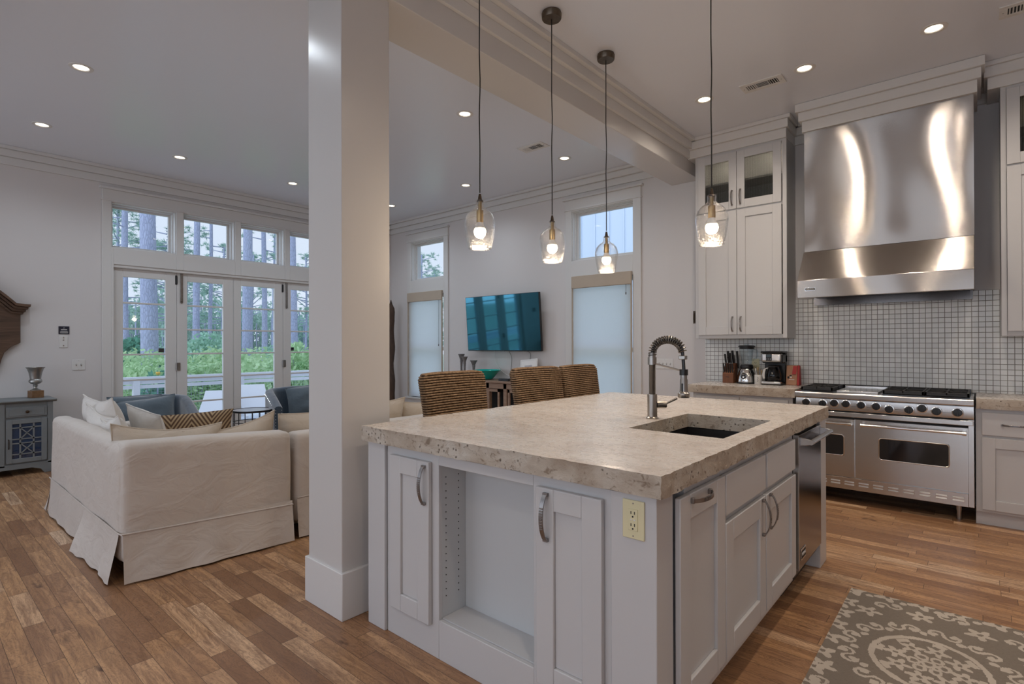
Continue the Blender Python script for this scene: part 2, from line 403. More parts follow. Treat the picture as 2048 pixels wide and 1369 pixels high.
# painted plank floor: every board its own tone, grain and knots
def floor_mat():
    t = NT('oak_plank_floor'); P = t.pos(); s = t.n('SeparateXYZ'); t.l(P, s.inputs[0]); x, y = s.outputs[0], s.outputs[1]
    W = 0.083
    yr = t.math('DIVIDE', y, W); row = t.math('FLOOR', yr); fy = t.math('FRACT', yr)
    wn = t.n('TexWhiteNoise', noise_dimensions='1D'); t.l(row, wn.inputs['W'])
    xw = t.math('MULTIPLY_ADD', wn.outputs[0], 91.7, t.math('MULTIPLY', x, 1.75))
    v1 = t.n('TexVoronoi', voronoi_dimensions='1D', feature='F1'); t.l(xw, v1.inputs['W']); v1.inputs['Scale'].default_value = 1.0
    v2 = t.n('TexVoronoi', voronoi_dimensions='1D', feature='DISTANCE_TO_EDGE'); t.l(xw, v2.inputs['W']); v2.inputs['Scale'].default_value = 1.0
    cs = t.n('SeparateColor'); t.l(v1.outputs['Color'], cs.inputs[0])
    r = t.math('FRACT', t.math('ADD', cs.outputs[0], t.math('MULTIPLY', wn.outputs[0], 3.7)))
    r2 = t.math('FRACT', t.math('ADD', cs.outputs[1], t.math('MULTIPLY', wn.outputs[0], 7.3)))
    base = t.ramp(r, [(0.0, (0.29, 0.145, 0.07)), (0.25, (0.43, 0.235, 0.118)), (0.55, (0.56, 0.31, 0.145)), (0.84, (0.64, 0.375, 0.195)), (0.95, (0.74, 0.47, 0.27)), (1.0, (0.80, 0.56, 0.36))])
    comb = t.n('CombineXYZ'); t.l(t.math('MULTIPLY_ADD', r, 40.0, x), comb.inputs[0]); t.l(t.math('MULTIPLY_ADD', r2, 17.0, y), comb.inputs[1])
    g1 = t.noise(t.map(comb.outputs[0], (2.2, 26, 1)), 1.0, 6, 0.6, 1.6)
    g2 = t.noise(t.map(comb.outputs[0], (3.0, 9, 1)), 1.0, 5, 0.65, 2.5)
    g3 = t.noise(t.map(comb.outputs[0], (8, 160, 1)), 1.0, 2)
    wv = t.math('FRACT', t.math('MULTIPLY', g2, 9.0)); wv = t.math('ABSOLUTE', t.math('SUBTRACT', wv, 0.5))
    c = t.mix(t.math('MULTIPLY', t.ramp(g1, [(0.35, (1, 1, 1)), (0.62, (0, 0, 0))]), 0.75), base, (0.22, 0.105, 0.05))
    c = t.mix(t.math('MULTIPLY', t.ramp(wv, [(0.0, (1, 1, 1)), (0.22, (0, 0, 0))]), 0.5), c, (0.13, 0.065, 0.036))
    c = t.mix(t.math('MULTIPLY', g3, 0.2), c, (0.12, 0.06, 0.035))
    kn = t.noise(t.map(comb.outputs[0], (4, 9, 1)), 1.0, 3, 0.5, 0.6)
    c = t.mix(t.ramp(kn, [(0.665, (0, 0, 0)), (0.76, (0.9, 0.9, 0.9))]), c, (0.035, 0.011, 0.008))
    gy = t.math('MINIMUM', fy, t.math('SUBTRACT', 1.0, fy))
    seam = t.math('MAXIMUM', t.math('LESS_THAN', gy, 0.012), t.math('LESS_THAN', v2.outputs['Distance'], 0.0022))
    c = t.mix(t.math('MULTIPLY', seam, 0.75), c, (0.02, 0.01, 0.006))
    t.set(Base_Color=c, Roughness=t.math('MULTIPLY_ADD', g1, 0.18, 0.30), Specular_IOR_Level=0.45)
    h = t.math('SUBTRACT', t.math('MULTIPLY', g3, 0.25), t.math('MULTIPLY', seam, 1.0)); t.bump(h, 0.25, 0.002)
    return t.m
M['floor'] = floor_mat()

def stone(name, edge):
    t = NT(name); P = t.pos(); Pm = t.map(P, (1.0, 1.0, 1.3))
    n1 = t.noise(t.map(P, (5, 9, 7)), 1.0, 7, 0.62, 0.8); n2 = t.noise(Pm, 34, 5, 0.65, 0.6); n3 = t.noise(t.map(P, (14, 70, 60)), 1.0, 5, 0.7, 1.0)
    if edge:
        c = t.ramp(n1, [(0.30, (0.36, 0.285, 0.215)), (0.48, (0.48, 0.415, 0.34)), (0.62, (0.55, 0.505, 0.44)), (0.75, (0.42, 0.34, 0.265))])
        c = t.mix(t.ramp(n2, [(0.56, (0, 0, 0)), (0.66, (0.75, 0.75, 0.75))]), c, (0.17, 0.115, 0.07))
        v = t.n('TexVoronoi', feature='F1'); v.inputs['Scale'].default_value = 42; t.l(t.map(P, (1, 1, 1.0)), v.inputs['Vector'])
        pit = t.math('MULTIPLY', t.ramp(v.outputs['Distance'], [(0.10, (1, 1, 1)), (0.26, (0, 0, 0))]), t.math('GREATER_THAN', n1, 0.5))
        c = t.mix(t.math('MULTIPLY', pit, 0.85), c, (0.07, 0.045, 0.028))
        t.set(Base_Color=c, Roughness=0.62); b = t.bump(n2, 0.55, 0.006); t.bump(t.math('MULTIPLY', pit, -1.0), 0.6, 0.004, b)
    else:
        c = t.ramp(n1, [(0.30, (0.53, 0.46, 0.405)), (0.46, (0.62, 0.56, 0.505)), (0.62, (0.68, 0.635, 0.585)), (0.78, (0.59, 0.52, 0.455))])
        c = t.mix(t.ramp(n3, [(0.52, (0, 0, 0)), (0.70, (0.42, 0.42, 0.42))]), c, (0.36, 0.285, 0.22))
        c = t.mix(t.ramp(t.noise(Pm, 60, 3, 0.6, 1.2), [(0.68, (0, 0, 0)), (0.74, (0.7, 0.7, 0.7))]), c, (0.23, 0.17, 0.12))
        t.set(Base_Color=c, Roughness=t.math('MULTIPLY_ADD', n2, 0.16, 0.20), Specular_IOR_Level=0.5); t.bump(n2, 0.03, 0.002)
    return t.m
M['stone'] = stone('travertine_top', False); M['stonee'] = stone('travertine_rough_edge', True)

def tile_mat():
    t = NT('mosaic_tile'); P = t.pos(); s = t.n('SeparateXYZ'); t.l(P, s.inputs[0]); S = 0.0438
    def cell(c):
        q = t.math('DIVIDE', c, S); return t.math('FLOOR', q), t.math('FRACT', q)
    ix, fx = cell(s.outputs[0]); iz, fz = cell(s.outputs[2])
    e = t.math('MINIMUM', t.math('MINIMUM', fx, t.math('SUBTRACT', 1.0, fx)), t.math('MINIMUM', fz, t.math('SUBTRACT', 1.0, fz)))
    cb = t.n('CombineXYZ'); t.l(ix, cb.inputs[0]); t.l(iz, cb.inputs[1]); wn = t.n('TexWhiteNoise', noise_dimensions='2D'); t.l(cb.outputs[0], wn.inputs['Vector'])
    c = t.ramp(wn.outputs[0], [(0, (0.74, 0.755, 0.745)), (0.5, (0.80, 0.815, 0.80)), (1, (0.86, 0.87, 0.855))])
    c = t.mix(t.math('MULTIPLY', t.noise(P, 90, 4), 0.4), c, (0.72, 0.73, 0.72))
    g = t.ramp(e, [(0.035, (1, 1, 1)), (0.06, (0, 0, 0))]); c = t.mix(g, c, (0.25, 0.24, 0.22))
    t.set(Base_Color=c, Roughness=t.mix(g, (0.22, 0.22, 0.22), (0.8, 0.8, 0.8)))
    t.bump(t.math('ADD', t.math('MINIMUM', e, 0.09), t.math('MULTIPLY', t.noise(P, 70, 2), 0.05)), 0.5, 0.02)
    return t.m
M['tile'] = tile_mat()

def wood(name, dark, light, axis='z', sc=1.0, rough=0.5):
    t = NT(name); P = t.pos(True); k = {'x': (2, 22, 22), 'y': (22, 2, 22), 'z': (22, 22, 2)}[axis]
    g = t.noise(t.map(P, tuple(a*sc for a in k)), 1.0, 6, 0.62, 1.2); h = t.noise(P, 3.0, 3)
    c = t.ramp(g, [(0.3, dark), (0.7, light)]); c = t.mix(t.math('MULTIPLY', h, 0.4), c, tuple(a*0.6 for a in dark))
    t.set(Base_Color=c, Roughness=rough); t.bump(g, 0.2, 0.003); return t.m
M['walnut'] = wood('dark_carved_wood', (0.055, 0.030, 0.018), (0.16, 0.09, 0.055), 'y')
M['console'] = wood('pinkish_reclaimed_wood', (0.24, 0.145, 0.095), (0.42, 0.29, 0.21), 'x')
M['block'] = wood('cherry_knife_block', (0.13, 0.045, 0.016), (0.24, 0.085, 0.03), 'z')
M['drift'] = wood('dark_driftwood', (0.03, 0.016, 0.01), (0.11, 0.06, 0.035), 'z', 1.5, 0.7)
M['plinth'] = wood('small_oak_plinth', (0.16, 0.075, 0.03), (0.30, 0.16, 0.07), 'x')
M['legwood'] = wood('dark_leg_wood', (0.03, 0.018, 0.01), (0.07, 0.04, 0.025), 'z')
M['woodspoon'] = wood('pale_utensil_wood', (0.36, 0.24, 0.12), (0.55, 0.40, 0.22), 'z')

def seagrass():
    t = NT('woven_seagrass'); P = t.pos(True)
    n1 = t.noise(P, 60, 3); n2 = t.noise(P, 8, 3)
    c = t.ramp(n1, [(0.3, (0.13, 0.08, 0.045)), (0.5, (0.26, 0.17, 0.10)), (0.72, (0.38, 0.265, 0.17))]); c = t.mix(t.math('MULTIPLY', n2, 0.35), c, (0.19, 0.11, 0.055))
    t.set(Base_Color=c, Roughness=0.7, Specular_IOR_Level=0.3); t.bump(t.noise(t.map(P, (1, 1, 1)), 260, 2), 0.4, 0.002); return t.m
M['seagrass'] = seagrass()
M['seagap'] = plain('seagrass_gap', (0.022, 0.012, 0.006), 0.9)

def glass(name, tint=(1, 1, 1), refl=1.0, bump=0.0, bs=40, edge=0.0, rough=0.02, stripe=0.0):
    t = NT(name); t.t.nodes.remove(t.p)
    tr = t.n('BsdfTransparent'); tr.inputs[0].default_value = tuple(tint)+(1,)
    gl = t.n('BsdfGlossy'); gl.inputs['Roughness'].default_value = rough; gl.inputs[0].default_value = (1, 1, 1, 1)
    fr = t.n('LayerWeight'); fr.inputs[0].default_value = 0.5; mx_ = t.n('MixShader')
    f = t.math('MULTIPLY', t.math('MULTIPLY_ADD', t.math('POWER', fr.outputs['Facing'], 5.0), 0.96, 0.04), refl)
    nrm = None
    P = t.pos(True)
    if bump:
        b = t.n('Bump'); b.inputs['Strength'].default_value = bump; b.inputs['Distance'].default_value = 0.01; t.l(t.noise(P, bs, 2), b.inputs['Height']); nrm = b.outputs[0]
    if stripe:
        s_ = t.n('SeparateXYZ'); t.l(P, s_.inputs[0]); wv = t.math('SINE', t.math('MULTIPLY', s_.outputs[0], 2*PI/stripe))
        b = t.n('Bump'); b.inputs['Strength'].default_value = 0.8; b.inputs['Distance'].default_value = 0.004; t.l(wv, b.inputs['Height']); nrm = b.outputs[0]
        cb = t.mix(t.math('MULTIPLY_ADD', wv, 0.5, 0.5), tuple(c*0.72 for c in tint), tuple(tint)); t.l(cb, tr.inputs[0])
    if nrm is not None: t.l(nrm, gl.inputs['Normal']); t.l(nrm, fr.inputs['Normal'])
    if edge:
        lw = t.n('LayerWeight'); lw.inputs[0].default_value = 0.25; f = t.math('MINIMUM', 1.0, t.math('MULTIPLY_ADD', t.math('POWER', lw.outputs['Facing'], 2.2), edge, f))
    t.l(f, mx_.inputs[0]); t.l(tr.outputs[0], mx_.inputs[1]); t.l(gl.outputs[0], mx_.inputs[2]); t.l(mx_.outputs[0], t.out.inputs[0]); return t.m
M['pane'] = glass('window_glass', (0.96, 0.98, 0.99), 0.9)
M['seeded'] = glass('seeded_pendant_glass', (0.985, 0.98, 0.972), 1.0, bump=0.7, bs=90, edge=0.34, rough=0.05)
M['jar'] = glass('clear_jar_glass', (0.86, 0.90, 0.92), 1.0, bump=0.2, bs=50, edge=0.4, rough=0.05)
M['reeded'] = glass('reeded_cabinet_glass', (0.80, 0.81, 0.79), 0.8, stripe=0.0105, rough=0.12)
M['smoke'] = glass('carafe_glass', (0.25, 0.25, 0.26), 1.0, edge=0.4, rough=0.04)
M['bowlglass'] = glass('pale_green_glass', (0.75, 0.92, 0.86), 1.0, edge=0.5, rough=0.05)
M['oven'] = plain('oven_window', (0.004, 0.004, 0.006), 0.06, coat=1.0)

def shade_mat():
    t = NT('roman_shade_linen'); P = t.pos(); n_ = t.noise(t.map(P, (60, 60, 400)), 1.0, 3)
    c = t.mix(n_, (0.84, 0.845, 0.83), (0.90, 0.905, 0.89)); t.set(Base_Color=c, Roughness=0.9, Specular_IOR_Level=0.1)
    tl = t.n('BsdfTranslucent'); t.l(c, tl.inputs[0]); mx_ = t.n('MixShader'); mx_.inputs[0].default_value = 0.78
    t.l(t.p.outputs[0], mx_.inputs[1]); t.l(tl.outputs[0], mx_.inputs[2]); t.l(mx_.outputs[0], t.out.inputs[0]); t.bump(n_, 0.15, 0.003); return t.m
M['shade'] = shade_mat()

def zigzag():
    t = NT('brown_zigzag_cloth'); s = t.n('SeparateXYZ'); t.l(t.n('TexCoord').outputs['Object'], s.inputs[0])
    return t, s
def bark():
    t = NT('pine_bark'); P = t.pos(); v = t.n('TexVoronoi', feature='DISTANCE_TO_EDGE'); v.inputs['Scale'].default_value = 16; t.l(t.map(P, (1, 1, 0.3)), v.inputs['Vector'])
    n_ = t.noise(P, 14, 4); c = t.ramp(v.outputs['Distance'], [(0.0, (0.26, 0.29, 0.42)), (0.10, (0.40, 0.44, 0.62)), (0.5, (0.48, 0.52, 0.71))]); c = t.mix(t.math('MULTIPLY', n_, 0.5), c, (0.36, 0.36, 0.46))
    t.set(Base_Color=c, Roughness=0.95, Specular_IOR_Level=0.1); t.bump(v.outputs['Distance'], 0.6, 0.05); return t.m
M['bark'] = bark()  # blue-violet tint puts the outdoor haze into the trunk colour
def leafm(name, a, b, tr=0.35):
    t = NT(name); P = t.pos(); c = t.mix(t.noise(P, 5, 4), tuple(a), tuple(b)); t.set(Base_Color=c, Roughness=0.7, Specular_IOR_Level=0.15)
    tl = t.n('BsdfTranslucent'); t.l(c, tl.inputs[0]); mx_ = t.n('MixShader'); mx_.inputs[0].default_value = tr
    t.l(t.p.outputs[0], mx_.inputs[1]); t.l(tl.outputs[0], mx_.inputs[2]); t.l(mx_.outputs[0], t.out.inputs[0]); return t.m
M['needle'] = leafm('pine_needles', (0.22, 0.40, 0.34), (0.55, 0.72, 0.64))  # pale, washed greens carry the outdoor haze in their colour
M['leafy'] = leafm('bright_leaves', (0.30, 0.52, 0.26), (0.72, 0.88, 0.58))
M['leafd'] = leafm('dark_leaves', (0.05, 0.22, 0.17), (0.20, 0.46, 0.33))
M['leafb'] = leafm('blue_green_leaves', (0.25, 0.48, 0.38), (0.58, 0.80, 0.64))
M['blossom'] = plain('yellow_blossom', (0.75, 0.48, 0.10), 0.7)
def mesh_screen():
    t = NT('rail_wire_mesh'); P = t.pos(); s = t.n('SeparateXYZ'); t.l(P, s.inputs[0]); S = 0.05
    fy = t.math('FRACT', t.math('DIVIDE', s.outputs[1], S)); fz = t.math('FRACT', t.math('DIVIDE', s.outputs[2], S))
    k = t.math('MAXIMUM', t.math('LESS_THAN', fy, 0.07), t.math('LESS_THAN', fz, 0.07)); t.set(Base_Color=(0.35, 0.38, 0.42), Roughness=0.5)
    t.l(k, t.p.inputs['Alpha']); return t.m
M['wire'] = mesh_screen()
# ------------------------------------------------------------------ the room
XL, XR, YW, YR, ZC = -8.03, 2.7, 5.93, -3.4, 3.53
def cells(u0, u1, v0, v1, holes):
    us = sorted({u0, u1}|{h[i] for h in holes for i in (0, 1) if u0 < h[i] < u1}); out = []
    for a, b in zip(us, us[1:]):
        mid = (a+b)/2; hs = sorted((h[2], h[3]) for h in holes if h[0] < mid < h[1]); z = v0
        for p, q in hs:
            if p > z: out.append((a, b, z, p))
            z = max(z, q)
        if z < v1: out.append((a, b, z, v1))
    return out

LIV = [(-5.29, .97), (-6.955, .97), (-6.975, 2.185), (-6.97, 3.54), (-3.65, 3.54), (-3.65, 5.155), (-5.285, 5.14), (-6.94, 5.13), (-5.29, 3.54), (-3.65, .97), (-3.65, -.9), (-5.29, -.9)]
KIT = [(-1.835, 4.735), (-1.03, 4.72), (-.225, 4.71), (.6, 4.71), (-.35, 2.6), (-.35, .9), (1.4, 2.6), (-1.6, -.9), (.2, -1.6)]
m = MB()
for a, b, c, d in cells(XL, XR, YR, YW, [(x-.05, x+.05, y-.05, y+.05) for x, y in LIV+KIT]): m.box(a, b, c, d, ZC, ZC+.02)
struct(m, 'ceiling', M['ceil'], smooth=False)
struct(BX(XL-.3, XR+.2, YR-.2, YW+.2, -.06, 0), 'floor', M['floor'], smooth=False)

TW = .20                                        # wall thickness
TRANS = [(1.764, 2.471), (2.554, 3.214), (3.293, 3.943), (4.022, 4.68)]
PANELS = [(1.787, 2.488), (2.488, 3.209), (3.209, 3.933), (3.933, 4.654)]
lh = [(1.782, 4.659, -.01, 2.318)]+[(a, b, 2.555, 3.118) for a, b in TRANS]
m = MB()
for a, b, c, d in cells(YR-.2, YW+.2, -.02, ZC+.05, lh): m.box(XL-TW, XL, a, b, c, d)
struct(m, 'wall_left', M['wall'], smooth=False)
WINS = [(-7.44, -6.60), (-4.075, -3.172)]       # the two back-wall windows
bh = [(a, b, .45, 2.20) for a, b in WINS]+[(a, b, 2.45, 3.112) for a, b in WINS]
m = MB()
for a, b, c, d in cells(XL-.2, XR+.2, -.02, ZC+.05, bh): m.box(a, b, YW, YW+TW, c, d)
struct(m, 'wall_back', M['wall'], smooth=False)
RW = [(-7.6, -5.3), (-4.8, -2.9), (-2.1, -.9), (-.3, .8), (1.3, 2.5)]
m = MB()
for a, b, c, d in cells(XL-.2, XR+.2, -.02, ZC+.05, [(a, b, .12, 3.2) for a, b in RW]): m.box(a, b, YR-TW, YR, c, d)
struct(m, 'wall_rear', M['wall'], smooth=False)
m = MB()
for a, b, c, d in cells(YR-.2, YW+.2, -.02, ZC+.05, []): m.box(XR, XR+TW, a, b, c, d)
struct(m, 'wall_right', M['wall'], smooth=False)
for i, (a, b) in enumerate(RW):                 # unseen windows behind the viewer, widened for cool fill and steel reflections
    f = MB()
    for q in ((a, a+.05), (b-.05, b), ((a+b)/2-.02, (a+b)/2+.02)): f.box(q[0], q[1], YR-.12, YR-.06, .12, 3.2)
    for q in (.12, 1.6, 3.15): f.box(a, b, YR-.12, YR-.06, q, q+.05)
    struct(f, 'window_%d' % (i+13), M['trim'])

# --- stepped crown boards
STEPS = [(3.335, 3.42, .026), (3.42, 3.495, .062), (3.495, 3.53, .10)]
def crown_x(mb, x0, x1, y, sgn, e0=0, e1=0):    # board along X on plane y, projecting sgn*Y; e0/e1 = 1 to return the ends
    for z0, z1, p in STEPS: mb.box(x0-(p if e0 else 0), x1+(p if e1 else 0), y, y+sgn*p, z0, z1-.0008)
def crown_y(mb, y0, y1, x, sgn):
    for z0, z1, p in STEPS: mb.box(x, x+sgn*p, y0, y1, z0, z1-.0008)
m = MB(); crown_x(m, XL, XR, YW, -1); struct(m, 'trim_1', M['trim'], bevel=.003)
m = MB(); crown_y(m, YR, YW, XL, 1); struct(m, 'trim_2', M['trim'], bevel=.003)

# --- column and beam
CX0, CX1, CY0, CY1 = -2.694, -2.373, 1.455, 1.742
struct(BX(CX0, CX1, CY0, CY1, 0, 3.2), 'column', M['post'], bevel=.004)
tag(BX(CX0-.022, CX1+.018, CY0-.011, CY1+.022, 0, .235).build('column_trim', M['trim'], bevel=.004), kind='structure')
BX0, BX1 = -2.68, -2.345
struct(BX(BX0, BX1, YR, YW, 3.19, ZC), 'beam', M['post'], bevel=.004)
m = MB(); crown_y(m, YR, YW, BX1, 1); struct(m, 'trim_3', M['trim'], bevel=.003)
m = MB(); crown_y(m, YR, YW, BX0, -1); struct(m, 'trim_4', M['trim'], bevel=.003)
# --- baseboards
m = MB(); m.box(XL, -2.3, YW-.018, YW, 0, .2); struct(m, 'baseboard_back', M['trim'], bevel=.003)
m = MB(); m.box(XL, XL+.018, YR, 1.668, 0, .2); m.box(XL, XL+.018, 4.78, YW, 0, .2); struct(m, 'baseboard_left', M['trim'], bevel=.003)

# --- left wall: casing of the door group with transoms
CT = .024
m = MB()
for a, b, c, d in cells(1.672, 4.77, 0, 3.127, [(1.787, 4.654, -.01, 2.352)]+[(a, b, 2.556, 3.117) for a, b in TRANS]): m.box(XL, XL+CT, a, b, c, d)
m.box(XL, XL+CT, 1.672, 4.77, 3.135, 3.262)
m.box(XL, XL+.036, 1.660, 4.782, 3.122, 3.138)
m.box(XL, XL+.055, 1.645, 4.797, 3.262, 3.288)
m.box(XL-.02, XL+.012, 1.777, 4.664, 2.318, 2.354); m.box(XL-.05, XL+.004, 1.78, 4.66, 2.312, 2.33)
struct(m, 'trim_5', M['trim'], bevel=.003)
m = MB()
for ya, yb in ((1.766, 1.786), (4.655, 4.675)): m.box(XL-TW, XL+.002, ya, yb, 0, 2.33)
m.box(XL-TW, XL, 1.782, 4.659, 2.318, 2.335); m.box(XL-TW, XL-.02, 1.782, 4.659, -.005, .014)
struct(m, 'trim_6', M['trim'])

def window(n, axis, a, b, z0, z1, face, depth, sash=.048, mids=(), jamb=.012, sgn=-1):
    # jamb liner, stepped sash and a pane, recessed by depth behind the face plane (outside lies at face+sgn*depth)
    def bx(mb, u0, u1, w0, w1, q0, q1):
        w0, w1 = face+sgn*w0, face+sgn*w1
        if axis == 'y': mb.box(w0, w1, u0, u1, q0, q1)
        else: mb.box(u0, u1, w0, w1, q0, q1)
    f = MB()
    for k, (s0, d0, d1) in enumerate(((jamb, -.002, depth+.03), (jamb+.012, depth*.45, depth+.03), (sash, depth-.02, depth+.02))):
        p = s0
        bx(f, a, a+p, d0, d1, z0, z1); bx(f, b-p, b, d0, d1, z0, z1); bx(f, a+p, b-p, d0, d1, z1-p, z1); bx(f, a+p, b-p, d0, d1, z0, z0+p)
    for z in mids: bx(f, a+sash, b-sash, depth-.02, depth+.02, z-.022, z+.022)
    o = struct(f, 'window_%d' % n, M['trim'], bevel=.002)
    g = MB(); bx(g, a+sash-.004, b-sash+.004, depth-.003, depth+.003, z0+sash-.004, z1-sash+.004); g.build('pane', M['pane'], o, smooth=False)
    return o
for i, (a, b) in enumerate(TRANS): window(i+1, 'y', a, b, 2.555, 3.118, XL, .16)
for i, (a, b) in enumerate(WINS): window(5+i, 'x', a, b, 2.45, 3.112, YW, .10, sgn=1)

# --- folding glass doors: four leaves
XD = -8.052                                     # room-side face of the leaves
for i, (a, b) in enumerate(PANELS):
    ga, gb = a+.103 if i else a+.106, b-.132 if i in (0, 2) else b-.14
    if i in (1, 3): ga = a+.125
    f = MB(); zb, zt = .265, 2.212; x0, x1 = XD-.044, XD
    f.box(x0, x1, a+.002, ga, .015, 2.312); f.box(x0, x1, gb, b-.002, .015, 2.312)
    f.box(x0, x1, ga, gb, zt, 2.312); f.box(x0, x1, ga, gb, .015, zb)
    d = struct(f, 'door_%d' % (i+1), M['trim'], bevel=.003)
    mu = MB()
    for k in range(1, 6): z = zt-(zt-zb)*k/6; mu.box(x0+.008, x1-.008, ga, gb, z-.011, z+.011)
    mu.build('muntins', M['trim'], d, bevel=.003)
    BX(x0+.018, x0+.024, ga, gb, zb, zt).build('pane', M['pane'], d, smooth=False)
    if i in (1, 3):                             # flush bolt at the head
        s_ = MB(); y = a+.055; s_.box(XD, XD+.012, y-.016, y+.016, 1.93, 2.312); s_.cyl((XD, y, 1.93), (XD+.012, y, 1.93), .0165); s_.cyl((XD+.012, y, 1.945), (XD+.018, y, 1.945), .008)
        s_.build('bolt', M['pewter'], d, bevel=.002)
        h = MB(); h.cyl((XD+.008, a-.004, 1.02), (XD+.008, a-.004, 1.12), .010); h.box(XD, XD+.008, a+.004, a+.04, 1.018, 1.122); h.build('hinge', M['pewter'], d)
        h = MB(); h.cyl((XD+.008, a-.004, 2.17), (XD+.008, a-.004, 2.27), .010); h.box(XD, XD+.005, a-.02, a+.004, 2.16, 2.28); h.build('hinge', M['black'], d)
    if i in (0, 3):                             # square black lock seen through the glass edge
        y0 = gb-.065 if i == 0 else ga+.01
        BX(XD-.07, XD-.046, y0, y0+.062, 1.262, 1.315).build('lock_box', M['black'], d, bevel=.002)

# --- back wall windows: casings, stools, headers
for i, (a, b) in enumerate(WINS):
    A, B = a-.10, b+.105; m = MB()
    for u0, u1, v0, v1 in cells(A, B, .45, 3.128, [(a, b, .45, 2.20), (a, b, 2.452, 3.110)]): m.box(u0, u1, YW-CT, YW, v0, v1)
    m.box(A, B, YW-CT, YW, 3.138, 3.262); m.box(A-.012, B+.012, YW-.036, YW, 3.124, 3.14); m.box(A-.03, B+.03, YW-.055, YW, 3.262, 3.288)
    m.box(A-.03, B+.03, YW-.06, YW+.06, .425, .45); m.box(A, B, YW-.02, YW, .33, .425)
    struct(m, 'trim_%d' % (7+i), M['trim'], bevel=.003)
    f = MB()
    for q in (a, b-.05): f.box(q, q+.05, YW+.06, YW+.12, .45, 2.20)
    for q in (.45, 1.255, 2.15): f.box(a+.05, b-.05, YW+.06, YW+.12, q, q+.055)
    o = struct(f, 'window_%d' % (11+i), M['trim'])
    BX(a+.04, b-.04, YW+.085, YW+.09, .5, 2.16).build('pane', M['pane'], o, smooth=False)

# --- roman shades
for i, (a, b, lab) in enumerate(((-7.505, -6.612, 'ivory roman shade with tan valance on the narrow window near the far corner'), (-4.055, -3.18, 'wide ivory roman shade with tan valance between television and kitchen'))):
    t = thing('roman_shade', lab, 'window shade', ((a+b)/2, YW-.05, .47), 0, 'linen roman shades')
    s_ = MB(); nz_ = 40; nx_ = 10; vs = []; fs = []
    for j in range(nz_+1):
        z = .47+(2.14-.47)*j/nz_
        for k in range(nx_+1):
            x = a+.012+(b-a-.024)*k/nx_; seam = abs(((z-.47)/.24) % 1-.5)
            vs.append((x, YW-.034-.006*math.exp(-((.5-seam)/.06)**2)+.002*mnoise.noise(Vector((x*3, z*3, i))), z))
    for j in range(nz_):
        for k in range(nx_): q = j*(nx_+1)+k; fs.append((q, q+1, q+nx_+2, q+nx_+1))
    s_.add(vs, fs); s_.build('panel', M['shade'], t, world=True)
    BX(a, b, YW-.062, YW-.026, 2.085, 2.245).build('valance', M['valance'], t, bevel=.006, world=True)
    [BX(q, q+.014, YW-.05, YW-.028, .47, 2.09).build('edge_binding', M['valance'], t, world=True) for q in (a, b-.014)]
    c = MB(); c.tube([(b-.07, YW-.056, 2.09), (b-.07, YW-.058, 1.99 if i else 1.36)], .0025, 6); c.cyl((b-.07, YW-.058, 1.99 if i else 1.36), (b-.07, YW-.058, 1.96 if i else 1.33), .006); c.build('pull_cord', M['bronze'], t, world=True)

# --- recessed ceiling lights and the light they give
cans = []
def can(x, y, label, W_, C_, src=None):
    if src is None:
        t = thing('recessed_light', label, 'ceiling light', (x, y, ZC), 0, 'recessed ceiling lights')
        r_ = MB(); r_.lathe([(.050, .002), (.054, -.004), (.070, -.0055), (.078, -.003), (.079, -.0002), (.06, .0005), (.050, .002)], n=36); r_.build('trim_ring', M['white'], t)
        c = MB(); c.shell([(.050, .0), (.047, .045), (.040, .062)], n=32); c.build('reflector', M['white'], t)
        l_ = MB(); l_.lathe([(.0, .052), (.02, .050), (.041, .056), (.041, .060), (0, .060)], n=28); l_.build('lens', M['led'], t)
    else: t = dup(src, (x, y, ZC), label=label)
    ld = bpy.data.lights.new('downlight', 'SPOT'); ld.energy = W_; ld.color = C_; ld.spot_size = math.radians(150); ld.spot_blend = 1.0; ld.shadow_soft_size = .045
    lo = bpy.data.objects.new('downlight', ld); COL.objects.link(lo); lo.location = (x, y, ZC-.012)
    return t
LLAB = ['recessed ceiling light above the white sofa, nearest of the living room ones', 'recessed light near the left wall above the grey sideboard', 'recessed light near the first tall door leaf', 'recessed light beside the left face of the square column, over the doors',
        'recessed light right of the column, between the first pendant cord and the column', 'recessed light below the living room ceiling vent', 'recessed light over the wall with the television', 'recessed light in the far living room corner, half behind the column']
KLAB = ['recessed kitchen light beside the rightmost pendant cord', 'recessed kitchen light right of the ceiling vent, in front of the hood', 'recessed kitchen light at the upper right, near the cut off vent']
c0 = None
for i, (x, y) in enumerate(LIV):
    c = can(x, y, LLAB[i] if i < 8 else 'unseen recessed living room ceiling light, added for room light', LIVING_W, LIVING_C, c0); c0 = c0 or c  # lights beyond the label list are unseen, added to light the room
for i, (x, y) in enumerate(KIT):
    can(x, y, KLAB[i] if i < 3 else 'unseen recessed kitchen ceiling light, added for room light', KITCHEN_W, KITCHEN_C, c0)  # kitchen lights beyond the label list are likewise added out of view

